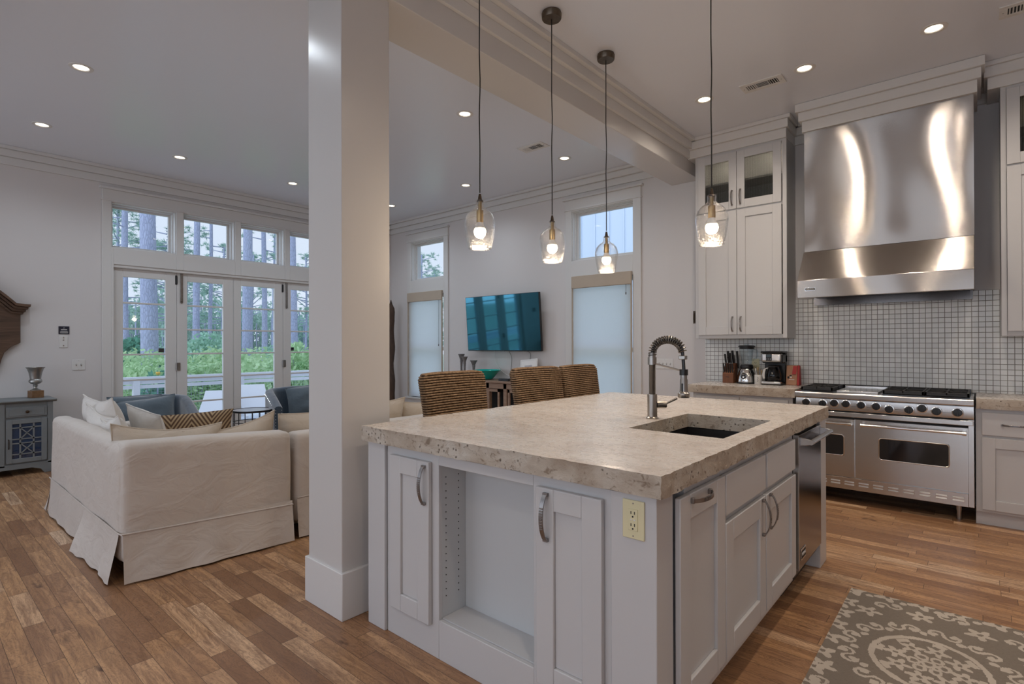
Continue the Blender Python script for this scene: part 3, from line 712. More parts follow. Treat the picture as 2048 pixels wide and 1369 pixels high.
# --- ceiling vents
def vent(x, y, label):
    t = thing('ceiling_vent', label, 'vent', (x, y, ZC), 0, 'white ceiling air vents')
    w_, d_ = .165, .085
    f = MB(); f.box(-w_, w_, -d_, -.046, -.008, 0); f.box(-w_, w_, .046, d_, -.008, 0); f.box(-w_, -.122, -.046, .046, -.008, 0); f.box(.122, w_, -.046, .046, -.008, 0)
    for q in (-.048, .048): f.box(q-.003, q+.003, -.046, .046, -.008, 0)
    f.build('frame', M['white'], t, bevel=.002)
    BX(-.122, .122, -.046, .046, -.0035, -.001).build('duct_opening', M['dark'], t, smooth=False)
    l_ = MB()
    for k in range(4): l_.obox((-.112+k*.017, 0, -.005), (.0035, 0, .003), (0, .046, 0), (.0008, 0, -.001)); l_.obox((.061+k*.017, 0, -.005), (.0035, 0, -.003), (0, .046, 0), (.0008, 0, .001))
    for k in range(5): l_.obox((0, -.037+k*.0185, -.005), (.045, 0, 0), (0, .004, .003), (0, .0006, -.0008))
    l_.build('louvers', M['white'], t)
    s_ = MB(); s_.cyl((-.145, 0, -.0095), (-.145, 0, -.007), .004, n=10); s_.cyl((.145, 0, -.0095), (.145, 0, -.007), .004, n=10); s_.build('screws', M['pewter'], t)
    return t
v0 = vent(-1.355, 4.765, 'ceiling vent between the recessed kitchen lights, in front of the hood')
dup(v0, (-3.70, 4.635, ZC), label='ceiling vent above the television, between two pendant cords')
dup(v0, (.275, 4.78, ZC), label='ceiling vent cut off at the upper right corner of the picture')
# ------------------------------------------------------------------ kitchen: shared parts
def shaker(mb, axis, u0, u1, z0, z1, face, sgn, th=.02, rail=.085, rec=.010, railz=None):
    # framed door: outer face at 'face', body behind it (sgn points out of the room side); axis = direction of u
    rz = railz or rail
    def bx(a, b, w0, w1, c, d):
        if axis == 'x': mb.box(a, b, face-sgn*w0, face-sgn*w1, c, d)
        else: mb.box(face-sgn*w0, face-sgn*w1, a, b, c, d)
    bx(u0, u0+rail, 0, th, z0, z1); bx(u1-rail, u1, 0, th, z0, z1); bx(u0+rail, u1-rail, 0, th, z1-rz, z1); bx(u0+rail, u1-rail, 0, th, z0, z0+rz)
    bx(u0+rail, u1-rail, rec, th, z0+rz, z1-rz)

def pull(parent, c, along, out, L=.155, name='handle', mat=None, world=True, w_=.0065, rise=.03):
    # arched strap pull with a hammered middle; c = middle of its footprint on the face
    c, a, o = Vector(c), Vector(along).normalized(), Vector(out).normalized(); sd = a.cross(o)
    m = MB(); pts = []
    for k in range(19):
        s_ = -1+2*k/18; pts.append(c+a*(s_*L/2)+o*(.008+rise*(1-s_*s_)**.8))
    m.strap(pts, sd*w_, .0022)
    for s_ in (-1, 1): m.obox(c+a*(s_*(L/2-.002))+o*.006, a*.006, sd*w_*1.15, o*.006)
    for k in range(-4, 5): p = c+a*(k*L*.055)+o*(.0115+rise*(1-(k*.11)**2)**.8); m.obox(p, a*.0022, sd*w_*.8, o*.0012)
    return m.build(name, mat or M['pewter'], parent, world=world, bevel=.0008, seg=1)

# --- wall cabinets with reeded glass doors above
def wall_cabinet(x0, label):
    t = thing('wall_cabinet', label, 'kitchen cabinet', (x0, 5.6, 1.41), 0, 'wall cabinets beside the hood')
    W = .889; y0, y1 = 5.6, YW-.001; z0, z1 = 1.41, 3.34; X = x0
    b = MB(); b.box(X, X+.018, y0+.02, y1, z0, z1); b.box(X+W-.018, X+W, y0+.02, y1, z0, z1); b.box(X+.018, X+W-.018, y1-.012, y1, z0, z1)
    b.box(X+.018, X+W-.018, y0+.02, y1-.012, z0+.02, z0+.038); b.box(X+.018, X+W-.018, y0+.02, y1-.012, 2.70, 2.72); b.box(X+.018, X+W-.018, y0+.02, y1-.012, z1-.02, z1)
    b.box(X, X+.034, y0, y0+.02, z0, z1); b.box(X+W-.038, X+W, y0, y0+.02, z0, z1); b.box(X+.034, X+W-.038, y0, y0+.02, z0, z0+.04); b.box(X+.034, X+W-.038, y0, y0+.02, 2.695, 2.735); b.box(X+.034, X+W-.038, y0, y0+.02, 3.285, z1)
    b.build('body', M['cab'], t, bevel=.002, world=True)
    BX(X+.018, X+W-.018, y0+.04, y1-.012, 3.005, 3.025).build('shelf', M['cab'], t, world=True)
    mid = X+.43
    for k, (a, c) in enumerate(((X+.035, mid-.002), (mid+.002, X+W-.043))):
        d = MB(); shaker(d, 'x', a, c, 1.448, 2.708, 5.58, -1, rail=.08); o = d.build('door', M['cab'], t, bevel=.002, world=True)
        pull(o, ((c-.042) if k == 0 else (a+.036), 5.58, 1.555), (0, 0, 1), (0, -1, 0), .15)
        d = MB(); y = 5.58; rx = .075
        d.box(a, a+rx, y, y+.02, 2.722, 3.302); d.box(c-rx, c, y, y+.02, 2.722, 3.302); d.box(a+rx, c-rx, y, y+.02, 3.222, 3.302); d.box(a+rx, c-rx, y, y+.02, 2.722, 2.804)
        o = d.build('glass_door', M['cab'], t, bevel=.002, world=True)
        BX(a+rx-.003, c-rx+.003, y+.010, y+.014, 2.80, 3.226).build('glass_panel', M['reeded'], o, smooth=False, world=True)
        pull(o, ((c-.042) if k == 0 else (a+.036), 5.58, 2.835), (0, 0, 1), (0, -1, 0), .15)
    for pxx in (X+.22, X+.66): BX(pxx-.03, pxx+.03, 5.70, 5.76, z1-.028, z1-.0205).build('puck_light', M['bulb'], t, world=True)
    c = MB()
    for pxx in (X+.22, X+.66):
        ld = bpy.data.lights.new('cabinet_puck', 'POINT'); ld.energy = .3; ld.color = KITCHEN_C; ld.shadow_soft_size = .02
        lo = bpy.data.objects.new('cabinet_puck', ld); COL.objects.link(lo); lo.location = (pxx, 5.73, z1-.06)
    for (za, zb, p), q in zip(((3.325, 3.415, .022), (3.415, 3.495, .05), (3.495, 3.529, .07)), (.024, .045, .068)): c.box(X-q-.05, X+W+q-.02, y0-p, y1-.001, za, zb)
    c.build('crown', M['trim'], t, bevel=.003, world=True)
    return t
cabL = wall_cabinet(-2.269, 'tall white wall cabinet with two reeded glass doors left of the steel hood')
dup(cabL, (.133, 5.6, 1.41), label='white wall cabinet at the right edge of the picture, right of the steel hood')

# --- hood
t = thing('range_hood', 'large stainless steel chimney range hood with sloped apron above the range', 'range hood', (-.61, 5.57, 1.755))
hx0, hx1 = -1.205, -.022
ch = MB(); nx_, nz_ = 46, 22; vs = []; fs = []
for j in range(nz_+1):                          # slightly buckled sheet, as the photo's wavy reflections show
    for i in range(nx_+1):
        x = hx0+.008+(hx1-hx0-.008)*i/nx_; z = 2.19+(3.30-2.19)*j/nz_; e = min(1, i/4, (nx_-i)/4, j/3, (nz_-j)/3)
        vs.append((x, 5.46-.0045*e*math.sin((x*7.5+.5*math.sin(z*3.1)))*math.cos((z-2.6)*2.0)-.0015*e*math.sin(x*15+z*2), z))
for j in range(nz_):
    for i in range(nx_): q = j*(nx_+1)+i; fs.append((q, q+1, q+nx_+2, q+nx_+1))
ch.add(vs, fs); ch.build('chimney_front', M['steelv'], t, world=True)
s_ = MB(); s_.box(hx0+.008, hx0+.010, 5.461, YW-.002, 2.19, 3.30); s_.box(hx1-.002, hx1, 5.461, YW-.002, 2.19, 3.30); s_.build('chimney_sides', M['steelv'], t, world=True)
a = MB(); a.prism([(5.22, 1.755), (5.22, 1.907), (5.458, 2.188), (YW-.002, 2.188), (YW-.002, 1.80), (5.26, 1.80), (5.26, 1.755)], 'x', hx0, hx1); a.build('apron', M['steelv'], t, bevel=.003, world=True)
u = MB(); u.box(hx0+.03, hx1-.03, 5.262, YW-.03, 1.79, 1.798); u.build('filter_underside', M['dark'], t, world=True)
u = MB(); u.box(hx0+.012, hx1-.012, 5.80, YW-.003, 1.72, 1.79); u.build('rear_lip', M['steeld'], t, world=True)
b = BX(-1.143, -1.062, 5.2155, 5.2195, 1.812, 1.842).build('badge', M['chrome'], t, bevel=.001, world=True)
BX(-1.139, -1.066, 5.2145, 5.2157, 1.818, 1.839).build('badge_field', M['ink'], b, world=True)
text('VIKING', 'lettering', M['paper'], .019, frame_of((-1.1025, 5.2142, 1.8285), (1, 0, 0), (0, 0, 1)), b)
m = MB()
for za, zb, p, q in ((3.278, 3.375, .03, .0), (3.375, 3.455, .055, .024), (3.455, 3.529, .08, .046)): m.box(hx0-.004-q, hx1+.022+q, 5.46-p, YW-.03, za, zb-.0008)
tag(m.build('hood_cornice', M['trim'], bevel=.003), 'white stepped wooden cornice box above the steel hood at the ceiling', 'cornice')

# --- backsplash
m = MB(); m.box(-2.291, XR, YW-.010, YW, .94, 1.412); m.box(-1.381, .134, YW-.010, YW, 1.412, 1.795); struct(m, 'wall_back_tile', M['tile'], smooth=False)

# --- counters on the back wall
def slab(t, x0, x1, y0, y1, z0, z1, rough_front=True):
    m = MB(); n = max(2, int((x1-x0)/.025)); rnd = random.Random(5); vs = []; fs = []
    top0 = [(x0+(x1-x0)*i/n, y0+.001+rnd.random()*.0035, z1-.0005) for i in range(n+1)]
    m.add(top0+[(p[0], y1, z1) for p in top0], [(i, i+1, n+2+i, n+1+i) for i in range(n)])
    m.box(x0, x1, y0+.006, y1, z0, z1-.002)
    o = m.build('slab_top', M['stone'], t, world=True, smooth=False)
    m = MB(); vs = []; K = 4
    for i in range(n+1):
        p = top0[i]; vs.append(p)
        for k in range(1, K): vs.append((p[0], y0+rnd.random()*.004, z1+(z0-z1)*k/K))
        vs.append((p[0], y0+.002+rnd.random()*.004, z0+rnd.random()*.003))
    m.add(vs, [(i*(K+1)+k, i*(K+1)+k+1, (i+1)*(K+1)+k+1, (i+1)*(K+1)+k) for i in range(n) for k in range(K)])
    for xs in (x0-.0005, x1+.0005): m.add([(xs, y0+.002, z0), (xs, y1, z0), (xs, y1, z1), (xs, y0+.002, z1)], [(0, 1, 2, 3)])
    m.build('chiselled_edge', M['stonee'], t, world=True, ang=60)
t = thing('countertop', 'thick cream travertine counter left of the range under the wall cabinet', 'countertop', (-1.73, 5.6, .869)); slab(t, -2.225, -1.242, 5.28, YW-.011, .869, .948)
t = thing('countertop', 'short cream travertine counter right of the range at the picture edge', 'countertop', (.8, 5.6, .868)); slab(t, -.017, XR-.02, 5.29, YW-.011, .868, .946)

# --- base cabinets on the back wall
def base_cabinet(x0, units, label, kick=.10, face=5.33):
    x1 = x0+sum(u for u in units)+.02
    t = thing('base_cabinet', label, 'kitchen cabinet', (x0, 5.6, 0))
    b = MB(); b.box(x0, x1, face, YW-.002, kick, .866); b.build('body', M['cab'], t, bevel=.002, world=True)
    BX(x0, x1, face+.035, YW-.01, 0, kick).build('kick_board', M['cab'], t, world=True)
    x = x0+.035
    for u in units:
        d = MB(); d.box(x, x+u-.05, face-.018, face, .674, .842); o = d.build('drawer', M['cab'], t, bevel=.003, world=True)
        pull(o, (x+(u-.05)/2, face-.018, .757), (1, 0, 0), (0, -1, 0), .15)
        d = MB(); shaker(d, 'x', x, x+u-.05, .122, .655, face-.018, -1, th=.018, rail=.075); o = d.build('door', M['cab'], t, bevel=.002, world=True)
        pull(o, (x+u-.09, face-.018, .56), (0, 0, 1), (0, -1, 0), .15)
        x += u
    return t
base_cabinet(-.0205, [.42, .62, .62], 'white base cabinet right of the range, drawer over panelled door')
base_cabinet(-2.19, [.47, .43], 'white base cabinet left of the range, mostly behind the island')

# ------------------------------------------------------------------ range
t = thing('range_cooker', 'wide stainless steel range with two ovens and eleven black knobs', 'range', (-.63, 5.6, 0))
x0, x1, yf = -1.238, -.0285, 5.30
b = MB(); b.box(x0+.03, x1-.001, yf+.012, YW-.015, .125, .905); b.build('body', M['steel'], t, world=True, bevel=.002)
b = MB(); b.box(x1-.034, x1, yf-.004, yf+.02, .125, .78); b.box(x0+.004, x0+.036, yf-.004, yf+.02, .125, .78); b.build('side_trim', M['steel'], t, world=True, bevel=.002)
b = MB(); b.prism([(yf-.03, .884), (yf-.036, .890), (yf-.038, .925), (yf-.030, .934), (yf+.03, .936), (YW-.02, .936), (YW-.02, .905), (yf, .900), (yf-.01, .884)], 'x', x0, x1); b.build('cooktop', M['steel'], t, world=True, bevel=.003)
b = MB(); b.prism([(yf-.012, .880), (yf-.022, .795), (yf-.018, .786), (yf+.012, .786), (yf+.012, .880)], 'x', x0+.004, x1); pnl = b.build('control_panel', M['steel'], t, world=True, bevel=.002)
b = MB(); b.box(x0+.01, x1-.004, yf-.002, yf+.012, .718, .787); b.build('shadow_gap', M['dark'], t, world=True)
b = MB(); b.box(x0+.01, x1-.004, yf-.03, yf, .737, .776); b.build('towel_rail_strip', M['steel'], t, world=True, bevel=.004)
KX = [(-1.15, .842), (-1.022, .838), (-.935, .848), (-.849, .846), (-.740, .843), (-.636, .841), (-.549, .824), (-.420, .829), (-.337, .848), (-.248, .831), (-.123, .832)]
for kx, kz in KX:
    yk = yf-.0125-(.880-kz)*.1176
    k = MB(); k.lathe([(.036, .0), (.036, .004), (.031, .006), (.0, .006)], (kx, yk, kz), 26, Matrix(((1, 0, 0), (0, 0, -1), (0, 1, 0)))); k.build('bezel', M['chrome'], pnl, world=True)
    k = MB(); k.lathe([(.0285, .004), (.029, .02), (.026, .029), (.0, .030)], (kx, yk, kz), 26, Matrix(((1, 0, 0), (0, 0, -1), (0, 1, 0))))
    k.obox((kx, yk-.032, kz), (.0045, 0, 0), (0, .005, 0), (0, 0, .026)); k.build('knob', M['black'], t, world=True, bevel=.001)
l_ = MB()
for a, c in zip(KX, KX[1:]):
    if c[0]-a[0] > .09: l_.box(a[0]+.038, c[0]-.038, yf-.0195, yf-.017, .8245, .8265)
l_.build('dial_marks', M['ink'], pnl, world=True)
def oven_door(xa, xb, wa, wb, hinge_from, nm):
    d = MB(); ya = yf-.012; za, zb = .232, .716; wz0, wz1 = .408, .582
    for q in ((xa, xb, za, wz0), (xa, xb, wz1, zb), (xa, wa, wz0, wz1), (wb, xb, wz0, wz1)): d.box(q[0], q[1], ya, yf+.01, q[2], q[3])
    o = d.build('oven_door', M['steel'], t, world=True)
    def rr(x0_, x1_, z0_, z1_, r):
        P = []
        for cx, cz, s0 in ((x1_-r, z1_-r, 0), (x0_+r, z1_-r, 90), (x0_+r, z0_+r, 180), (x1_-r, z0_+r, 270)):
            for k in range(7): q = math.radians(s0+15*k); P.append((cx+r*math.cos(q), cz+r*math.sin(q)))
        return P
    g = MB(); g.prism(rr(wa+.004, wb-.004, wz0+.004, wz1-.004, .02), 'y', ya-.003, yf); g.build('window', M['oven'], o, world=True)
    fr = MB(); fr.tube([(p[0], ya-.003, p[1]) for p in rr(wa, wb, wz0, wz1, .022)], .005, 8, closed=True); fr.build('window_frame', M['chrome'], o, world=True)
    h = MB(); h.cyl((xa+.01, yf-.075, .683), (xb-.01, yf-.075, .683), .0105, n=18)
    for q in (xa+.022, xb-.022): h.cyl((q-.013, yf-.075, .683), (q+.013, yf-.075, .683), .0155, n=18); h.obox((q, yf-.042, .683), (.009, 0, 0), (0, .034, 0), (0, 0, .012))
    h.build('handle', M['chrome'], o, world=True)
    return o
oven_door(-.748, -.062, -.62, -.174, 0, 'big'); oven_door(-1.19, -.792, -1.09, -.866, 0, 'small')
b = MB(); b.box(x0+.03, x1-.034, yf, yf+.012, .122, .222); kp = b.build('kick_panel', M['steel'], t, world=True, bevel=.002)
for k in range(11):
    cx = -.121-.1013*k; l_ = MB()
    for cz in (.186, .164): l_.prism([(yf+.001, cz+.009), (yf-.008, cz-.004), (yf+.001, cz-.007)], 'x', cx-.036, cx+.036)
    l_.build('vent_slot', M['chrome'], kp, world=True, bevel=.002)
for lx, ly in ((-.12, yf+.10), (-1.13, yf+.10), (-.12, 5.8), (-1.13, 5.8)):
    l_ = MB(); l_.lathe([(.022, .07), (.022, .125)], (lx, ly, 0), 18); l_.lathe([(.018, 0), (.018, .07)], (lx, ly, 0), 18); l_.build('leg', M['nickel'], t, world=True)
b = MB(); b.box(x0+.02, x1-.02, YW-.05, YW-.014, .936, .972); b.build('island_trim', M['blackgloss'], t, world=True, bevel=.003)
b = MB(); b.box(x0+.03, -.955, yf+.04, YW-.06, .9365, .940); b.box(-.605, x1-.02, yf+.04, YW-.06, .9365, .940); b.build('burner_bowls', M['blackgloss'], t, world=True)
b = MB(); b.box(-.93, -.63, yf+.05, YW-.10, .9365, .952); b.box(-.945, -.615, YW-.10, YW-.06, .9365, .966); b.build('griddle', M['steel'], t, world=True, bevel=.004)
for ga, gb in ((-1.205, -.96), (-.60, -.33), (-.325, -.055)):
    for gy in (yf+.05, yf+.31):
        g = MB(); y0, y1 = gy, gy+.245; z0, z1 = .944, .972
        for q in (ga, gb-.014): g.box(q, q+.014, y0, y1, z0, z1)
        for q in (y0, y1-.014): g.box(ga, gb, q, q+.014, z0, z1)
        cx, cy = (ga+gb)/2, (y0+y1)/2
        for k in range(4):
            q = PI/4+k*PI/2; g.bar((cx+.028*math.cos(q), cy+.028*math.sin(q), z1-.009), (cx+.15*math.cos(q)*(gb-ga)/.27, cy+.15*math.sin(q), z1-.009), (-.005*math.sin(q), .005*math.cos(q), 0), .009)
        g.box(cx-.006, cx+.006, y0, cy-.03, z0+.01, z1); g.box(cx-.006, cx+.006, cy+.03, y1, z0+.01, z1); g.box(ga, cx-.03, cy-.006, cy+.006, z0+.01, z1); g.box(cx+.03, gb, cy-.006, cy+.006, z0+.01, z1)
        for q in (ga+.007, gb-.007):
            for r_ in (y0+.007, y1-.007): g.box(q-.006, q+.006, r_-.006, r_+.006, .938, z0)
        g.build('grate', M['iron'], t, world=True, bevel=.002)
        b = MB(); b.lathe([(.045, .940), (.045, .950), (.036, .954), (.034, .962), (.0, .963)], (cx, cy, 0), 22); b.build('burner', M['iron'], t, world=True)
# ------------------------------------------------------------------ things on the left back counter
ZK = .9485
t = thing('knife_block', 'cherry wood knife block full of black handled knives on the counter', 'knife block', (-1.965, 5.75, ZK))
b = MB(); b.prism([(5.69, ZK), (5.82, ZK), (5.84, ZK+.205), (5.775, ZK+.205), (5.69, ZK+.095)], 'x', -2.025, -1.915); b.build('block', M['block'], t, world=True, bevel=.004)
BX(-1.99, -1.957, 5.6885, 5.69, ZK+.059, ZK+.065).build('maker_stamp', M['ink'], t, world=True)
for i in range(5):                              # steak knives in the front row
    x = -2.012+i*.0225; k = MB(); k.strap([(x, 5.708, ZK+.10), (x-.004, 5.690, ZK+.205)], (.0055, 0, 0), .009); k.build('steak_knife', M['black'], t, world=True, bevel=.003)
    k = MB(); k.obox((x-.004, 5.6885, ZK+.207), (.006, 0, 0), (0, .010, 0), (0, 0, .003)); k.build('knife_cap', M['chrome'], t, world=True)
for i, (x, y, h, r_) in enumerate(((-2.022, 5.80, .30, .009), (-1.995, 5.81, .33, .011), (-1.97, 5.80, .31, .010), (-1.952, 5.82, .335, .011), (-1.935, 5.80, .29, .009), (-1.905, 5.82, .33, .010), (-1.985, 5.785, .275, .010), (-1.96, 5.78, .27, .010))):
    k = MB(); k.tube([(x, y, ZK+.15), (x-.004, y-.008, ZK+.15+(h-.15)*.5), (x-.008, y-.02, ZK+h)], [r_*.8, r_*1.05, r_*1.15], 8); k.build('knife', M['black'], t, world=True)

t = thing('blender', 'chrome blender with clear glass jar and black lid beside the knife block', 'blender', (-1.805, 5.77, ZK)); c = (-1.805, 5.77, ZK)
b = MB(); b.lathe([(.098, .006), (.100, .02), (.096, .05), (.082, .10), (.064, .145), (.058, .152), (0, .152)], c, 36); b.build('base', M['chrome'], t, world=True)
b = MB(); b.lathe([(.097, 0), (.102, .004), (.101, .016), (0, .016)], c, 36); b.build('foot_ring', M['black'], t, world=True)
b = MB(); b.lathe([(.060, .152), (.064, .158), (.064, .176), (.056, .192), (0, .192)], c, 32); b.build('collar', M['black'], t, world=True)
Ml = Matrix(((1, 0, 0), (0, .25, -1), (0, 1, .25)))
b = MB(); b.lathe([(.032, 0), (.032, .006), (0, .006)], (c[0]-.003, c[1]-.088, ZK+.082), 26, Ml); dd = b.build('dial_plate', M['blackgloss'], t, world=True)
b = MB(); b.tube([Vector((c[0]-.003, c[1]-.0935, ZK+.082))+Vector((.026*math.cos(2*PI*k/24), -.25*.0-.03*math.sin(2*PI*k/24)*-.25*.3, .034*math.sin(2*PI*k/24))) for k in range(24)], .003, 6, closed=True); b.build('dial_ring', M['chrome'], dd, world=True)
b = MB(); b.box(c[0]-.016, c[0]+.010, c[1]-.101, c[1]-.094, ZK+.092, ZK+.103); b.lathe([(.009, 0), (.009, .012), (0, .013)], (c[0]-.003, c[1]-.094, ZK+.068), 16, Ml); b.build('switch', M['chrome'], dd, world=True)
b = MB(); prof = [(.045, .195), (.048, .21), (.056, .26), (.064, .32), (.068, .37), (.068, .375)]; b.shell(prof, c, 32); b.build('jar', M['jar'], t, world=True)
b = MB(); b.lathe([(.066, .352), (.070, .355), (.071, .372), (.082, .376), (.082, .383), (.066, .390), (0, .390)], c, 32); b.build('lid', M['black'], t, world=True)
b = MB(); b.lathe([(.024, .388), (.026, .40), (.022, .408), (0, .408)], c, 24); b.build('lid_cap', M['jar'], t, world=True)
b = MB(); b.tube([(c[0]+.066, c[1], ZK+.35), (c[0]+.10, c[1], ZK+.34), (c[0]+.105, c[1], ZK+.28), (c[0]+.058, c[1], ZK+.235)], .008, 8); b.build('jar_handle', M['jar'], t, world=True)

t = thing('utensil_crock', 'small white ceramic crock between blender and coffee maker', 'crock', (-1.671, 5.70, ZK))
b = MB(); b.lathe([(.036, 0), (.038, .003), (.038, .094), (.036, .096), (.033, .094), (.033, .01), (0, .01)], (-1.671, 5.70, ZK), 28); b.build('pot', M['ceramic'], t, world=True)
b = MB(); b.tube([(-1.672, 5.6612, ZK+.07), (-1.666, 5.6615, ZK+.074), (-1.662, 5.662, ZK+.066), (-1.668, 5.6612, ZK+.05), (-1.663, 5.662, ZK+.035), (-1.671, 5.6612, ZK+.03)], .0016, 5); b.build('painted_mark', M['ink'], t, world=True)
for i, (dx, dy, h, r_, mt, lab) in enumerate(((-.02, .01, .16, .004, 'white', 'white plastic spoon standing in the white crock, leftmost'), (-.006, .012, .17, .0045, 'woodspoon', 'wooden spoon standing in the white crock beside the white spoon'), (.008, .006, .155, .004, 'nickel', 'metal whisk handle standing in the white crock'), (.018, .012, .14, .004, 'woodspoon', 'short wooden spoon at the right in the white crock'))):
    k = MB(); q = Vector((-1.671+dx*.5, 5.70+dy, ZK+.012)); e = Vector((-1.671+dx*1.6, 5.70+dy*1.2, ZK+h)); k.tube([q, q.lerp(e, .7), e], [r_*.8, r_, r_*1.9], 8); tag(k.build('utensil', M[mt]), lab, 'utensil', 'utensils in the crock')

t = thing('coffee_maker', 'black and steel drip coffee maker with glass carafe on the back counter', 'coffee maker', (-1.54, 5.74, ZK)); xa, xb = -1.637, -1.443
b = MB(); b.box(xa, xb, 5.66, 5.86, ZK, ZK+.022); b.box(xa, xb, 5.79, 5.86, ZK+.02, ZK+.33); b.box(xa+.005, xb, 5.68, 5.86, ZK+.215, ZK+.30); b.build('body', M['black'], t, world=True, bevel=.012)
b = MB(); b.box(xa-.001, xb-.01, 5.668, 5.75, ZK+.225, ZK+.315); b.build('brew_head', M['steel'], t, world=True, bevel=.018, seg=4)
b = MB(); b.box(xa-.006, xb+.004, 5.665, 5.865, ZK+.315, ZK+.332); b.build('lid', M['black'], t, world=True, bevel=.008)
b = MB(); b.box(xa+.002, xb-.012, 5.657, 5.72, ZK+.010, ZK+.036); b.build('base_band', M['steel'], t, world=True, bevel=.006)
b = MB(); b.box(xa+.045, xa+.10, 5.6655, 5.669, ZK+.238, ZK+.305); p_ = b.build('display', M['blackgloss'], t, world=True, bevel=.002)
b = MB(); b.box(xa+.052, xa+.093, 5.6648, 5.6656, ZK+.276, ZK+.298); b.build('clock_screen', plain('lcd_grey', (.05, .08, .10), .2), p_, world=True)
b = MB()
for i in range(3): b.cyl((xa+.056+i*.016, 5.6655, ZK+.256), (xa+.056+i*.016, 5.6635, ZK+.256), .0035, n=10)
b.build('buttons', M['chrome'], p_, world=True)
cc = (-1.535, 5.725, ZK+.04)
b = MB(); b.shell([(.0, 0), (.060, .0), (.070, .02), (.070, .06), (.055, .115), (.047, .135)], cc, 30); b.build('carafe', M['smoke'], t, world=True)
b = MB(); b.lathe([(.066, .004), (.066, .05), (.0, .05)], cc, 26); b.build('coffee', M['blackgloss'], t, world=True)
b = MB(); b.lathe([(.048, .135), (.05, .15), (.03, .158), (0, .158)], cc, 26); b.build('carafe_lid', M['black'], t, world=True)
b = MB(); b.strap([(-1.585, 5.695, ZK+.165), (-1.605, 5.672, ZK+.155), (-1.615, 5.665, ZK+.10), (-1.61, 5.668, ZK+.06)], (.008, .006, 0), .008); b.build('carafe_handle', M['white'], t, world=True, bevel=.003)

t = thing('coffee_bag', 'brown and red paper coffee bag standing beside the coffee maker', 'coffee bag', (-1.38, 5.82, ZK))
b = MB(); b.prism([(5.765, ZK), (5.86, ZK), (5.835, ZK+.19), (5.80, ZK+.195)], 'x', -1.437, -1.337); b.build('bag', M['kraft'], t, world=True, bevel=.006)
b = MB(); b.prism([(5.764, ZK+.001), (5.861, ZK+.001), (5.836, ZK+.188), (5.799, ZK+.194)], 'x', -1.337, -1.318); b.build('side_gusset', M['red'], t, world=True, bevel=.003)
b = MB(); b.obox((-1.36, 5.783, ZK+.147), (.018, 0, 0), (0, .001, 0), (.004, .0075, .04)); b.build('tag_label', M['red'], t, world=True)
b = MB(); b.obox((-1.385, 5.773, ZK+.055), (.024, 0, 0), (0, .0006, 0), (0, .0003, .0015)); b.obox((-1.392, 5.779, ZK+.078), (.006, 0, 0), (0, .0006, 0), (0, .001, .006)); b.build('print_marks', M['paper'], t, world=True)
b = MB(); b.obox((-1.415, 5.776, ZK+.075), (.008, 0, 0), (0, .0005, 0), (0, .002, .011)); b.obox((-1.396, 5.780, ZK+.093), (.010, 0, 0), (0, .0005, 0), (0, .0012, .006)); b.build('print_dark', M['ink'], t, world=True)

def wall_plate(name, label, cat, c, out, wid, hgt, mat, kind, n=1):
    # wall plate with toggles or receptacles; out = direction it faces
    o = Vector(out); r = Vector((0, 0, 1)).cross(o); u = Vector((0, 0, 1)); c = Vector(c)
    t = thing(name, label, cat, c); m = MB(); m.obox(c+o*.003, r*wid/2, u*hgt/2, o*.003); m.build('plate', mat, t, world=True, bevel=.0025)
    for i in range(n):
        q = c+r*((i-(n-1)/2)*.046)
        if kind == 'toggle':
            g = MB(); g.obox(q+o*.0065, r*.006, u*.013, o*.0007); p_ = g.build('slot', M['nickel'], t, world=True)
            g = MB(); g.obox(q+o*.012+u*.004, r*.0035, u*.004+o*.006, o*.006-u*.002); g.build('toggle', mat, t, world=True)
        elif kind == 'outlet':
            g = MB(); g.obox(q+o*.007, r*.0165, u*.034, o*.0015); f_ = g.build('receptacle', mat, t, world=True, bevel=.001)
            for s_ in (-1, 1):
                g = MB()
                for d in (-1, 1): g.obox(q+o*.0085+u*(s_*.019+.003)+r*(d*.006), r*.0013, u*.0045, o*.0006)
                g.cyl(q+o*.0079+u*(s_*.019-.009), q+o*.0092+u*(s_*.019-.009), .0028, n=12); g.build('prong_slots', M['ink'], f_, world=True)
            g = MB(); g.obox(q+o*.0085+r*.006, r*.003, u*.002, o*.0008); g.obox(q+o*.0085-r*.006, r*.003, u*.002, o*.0008); g.build('test_button', M['white'], f_, world=True)
        elif kind == 'keys':
            for k, zz in enumerate((.045, .018, -.045)): g = MB(); g.obox(q+o*.007+u*zz, r*.006, u*.006, o*.001); g.build('button', M['pewter'], t, world=True)
    sc = MB()
    for s_ in (-1, 1): sc.cyl(c+u*s_*hgt*.42+o*.0055, c+u*s_*hgt*.42+o*.0068, .0025, n=10)
    sc.build('screw', M['nickel'], t, world=True); return t
wall_plate('wall_outlet', 'almond wall outlet on the tiles behind the white crock', 'outlet', (-1.762, YW-.010, 1.137), (0, -1, 0), .075, .12, M['almond'], 'outlet')
wall_plate('light_switch', 'white four gang switch plate on the back wall seen through the faucet arch', 'light switch', (-2.775, YW, 1.122), (0, -1, 0), .215, .115, M['white'], 'toggle', 4)
wall_plate('light_switch', 'white double switch plate on the left wall beside the door casing', 'light switch', (XL, 1.451, 1.125), (1, 0, 0), .122, .122, M['white'], 'toggle', 2)
wall_plate('wall_control', 'white wall control keypad below the small navy sign', 'control panel', (XL, 1.311, 1.40), (1, 0, 0), .078, .138, M['white'], 'keys', 1)
t = thing('wall_sign', 'small square navy sign with white print above the wall keypad', 'sign', (XL, 1.315, 1.532)); m = MB(); m.box(XL, XL+.006, 1.266, 1.364, 1.487, 1.578); m.build('board', M['signblue'], t, world=True)
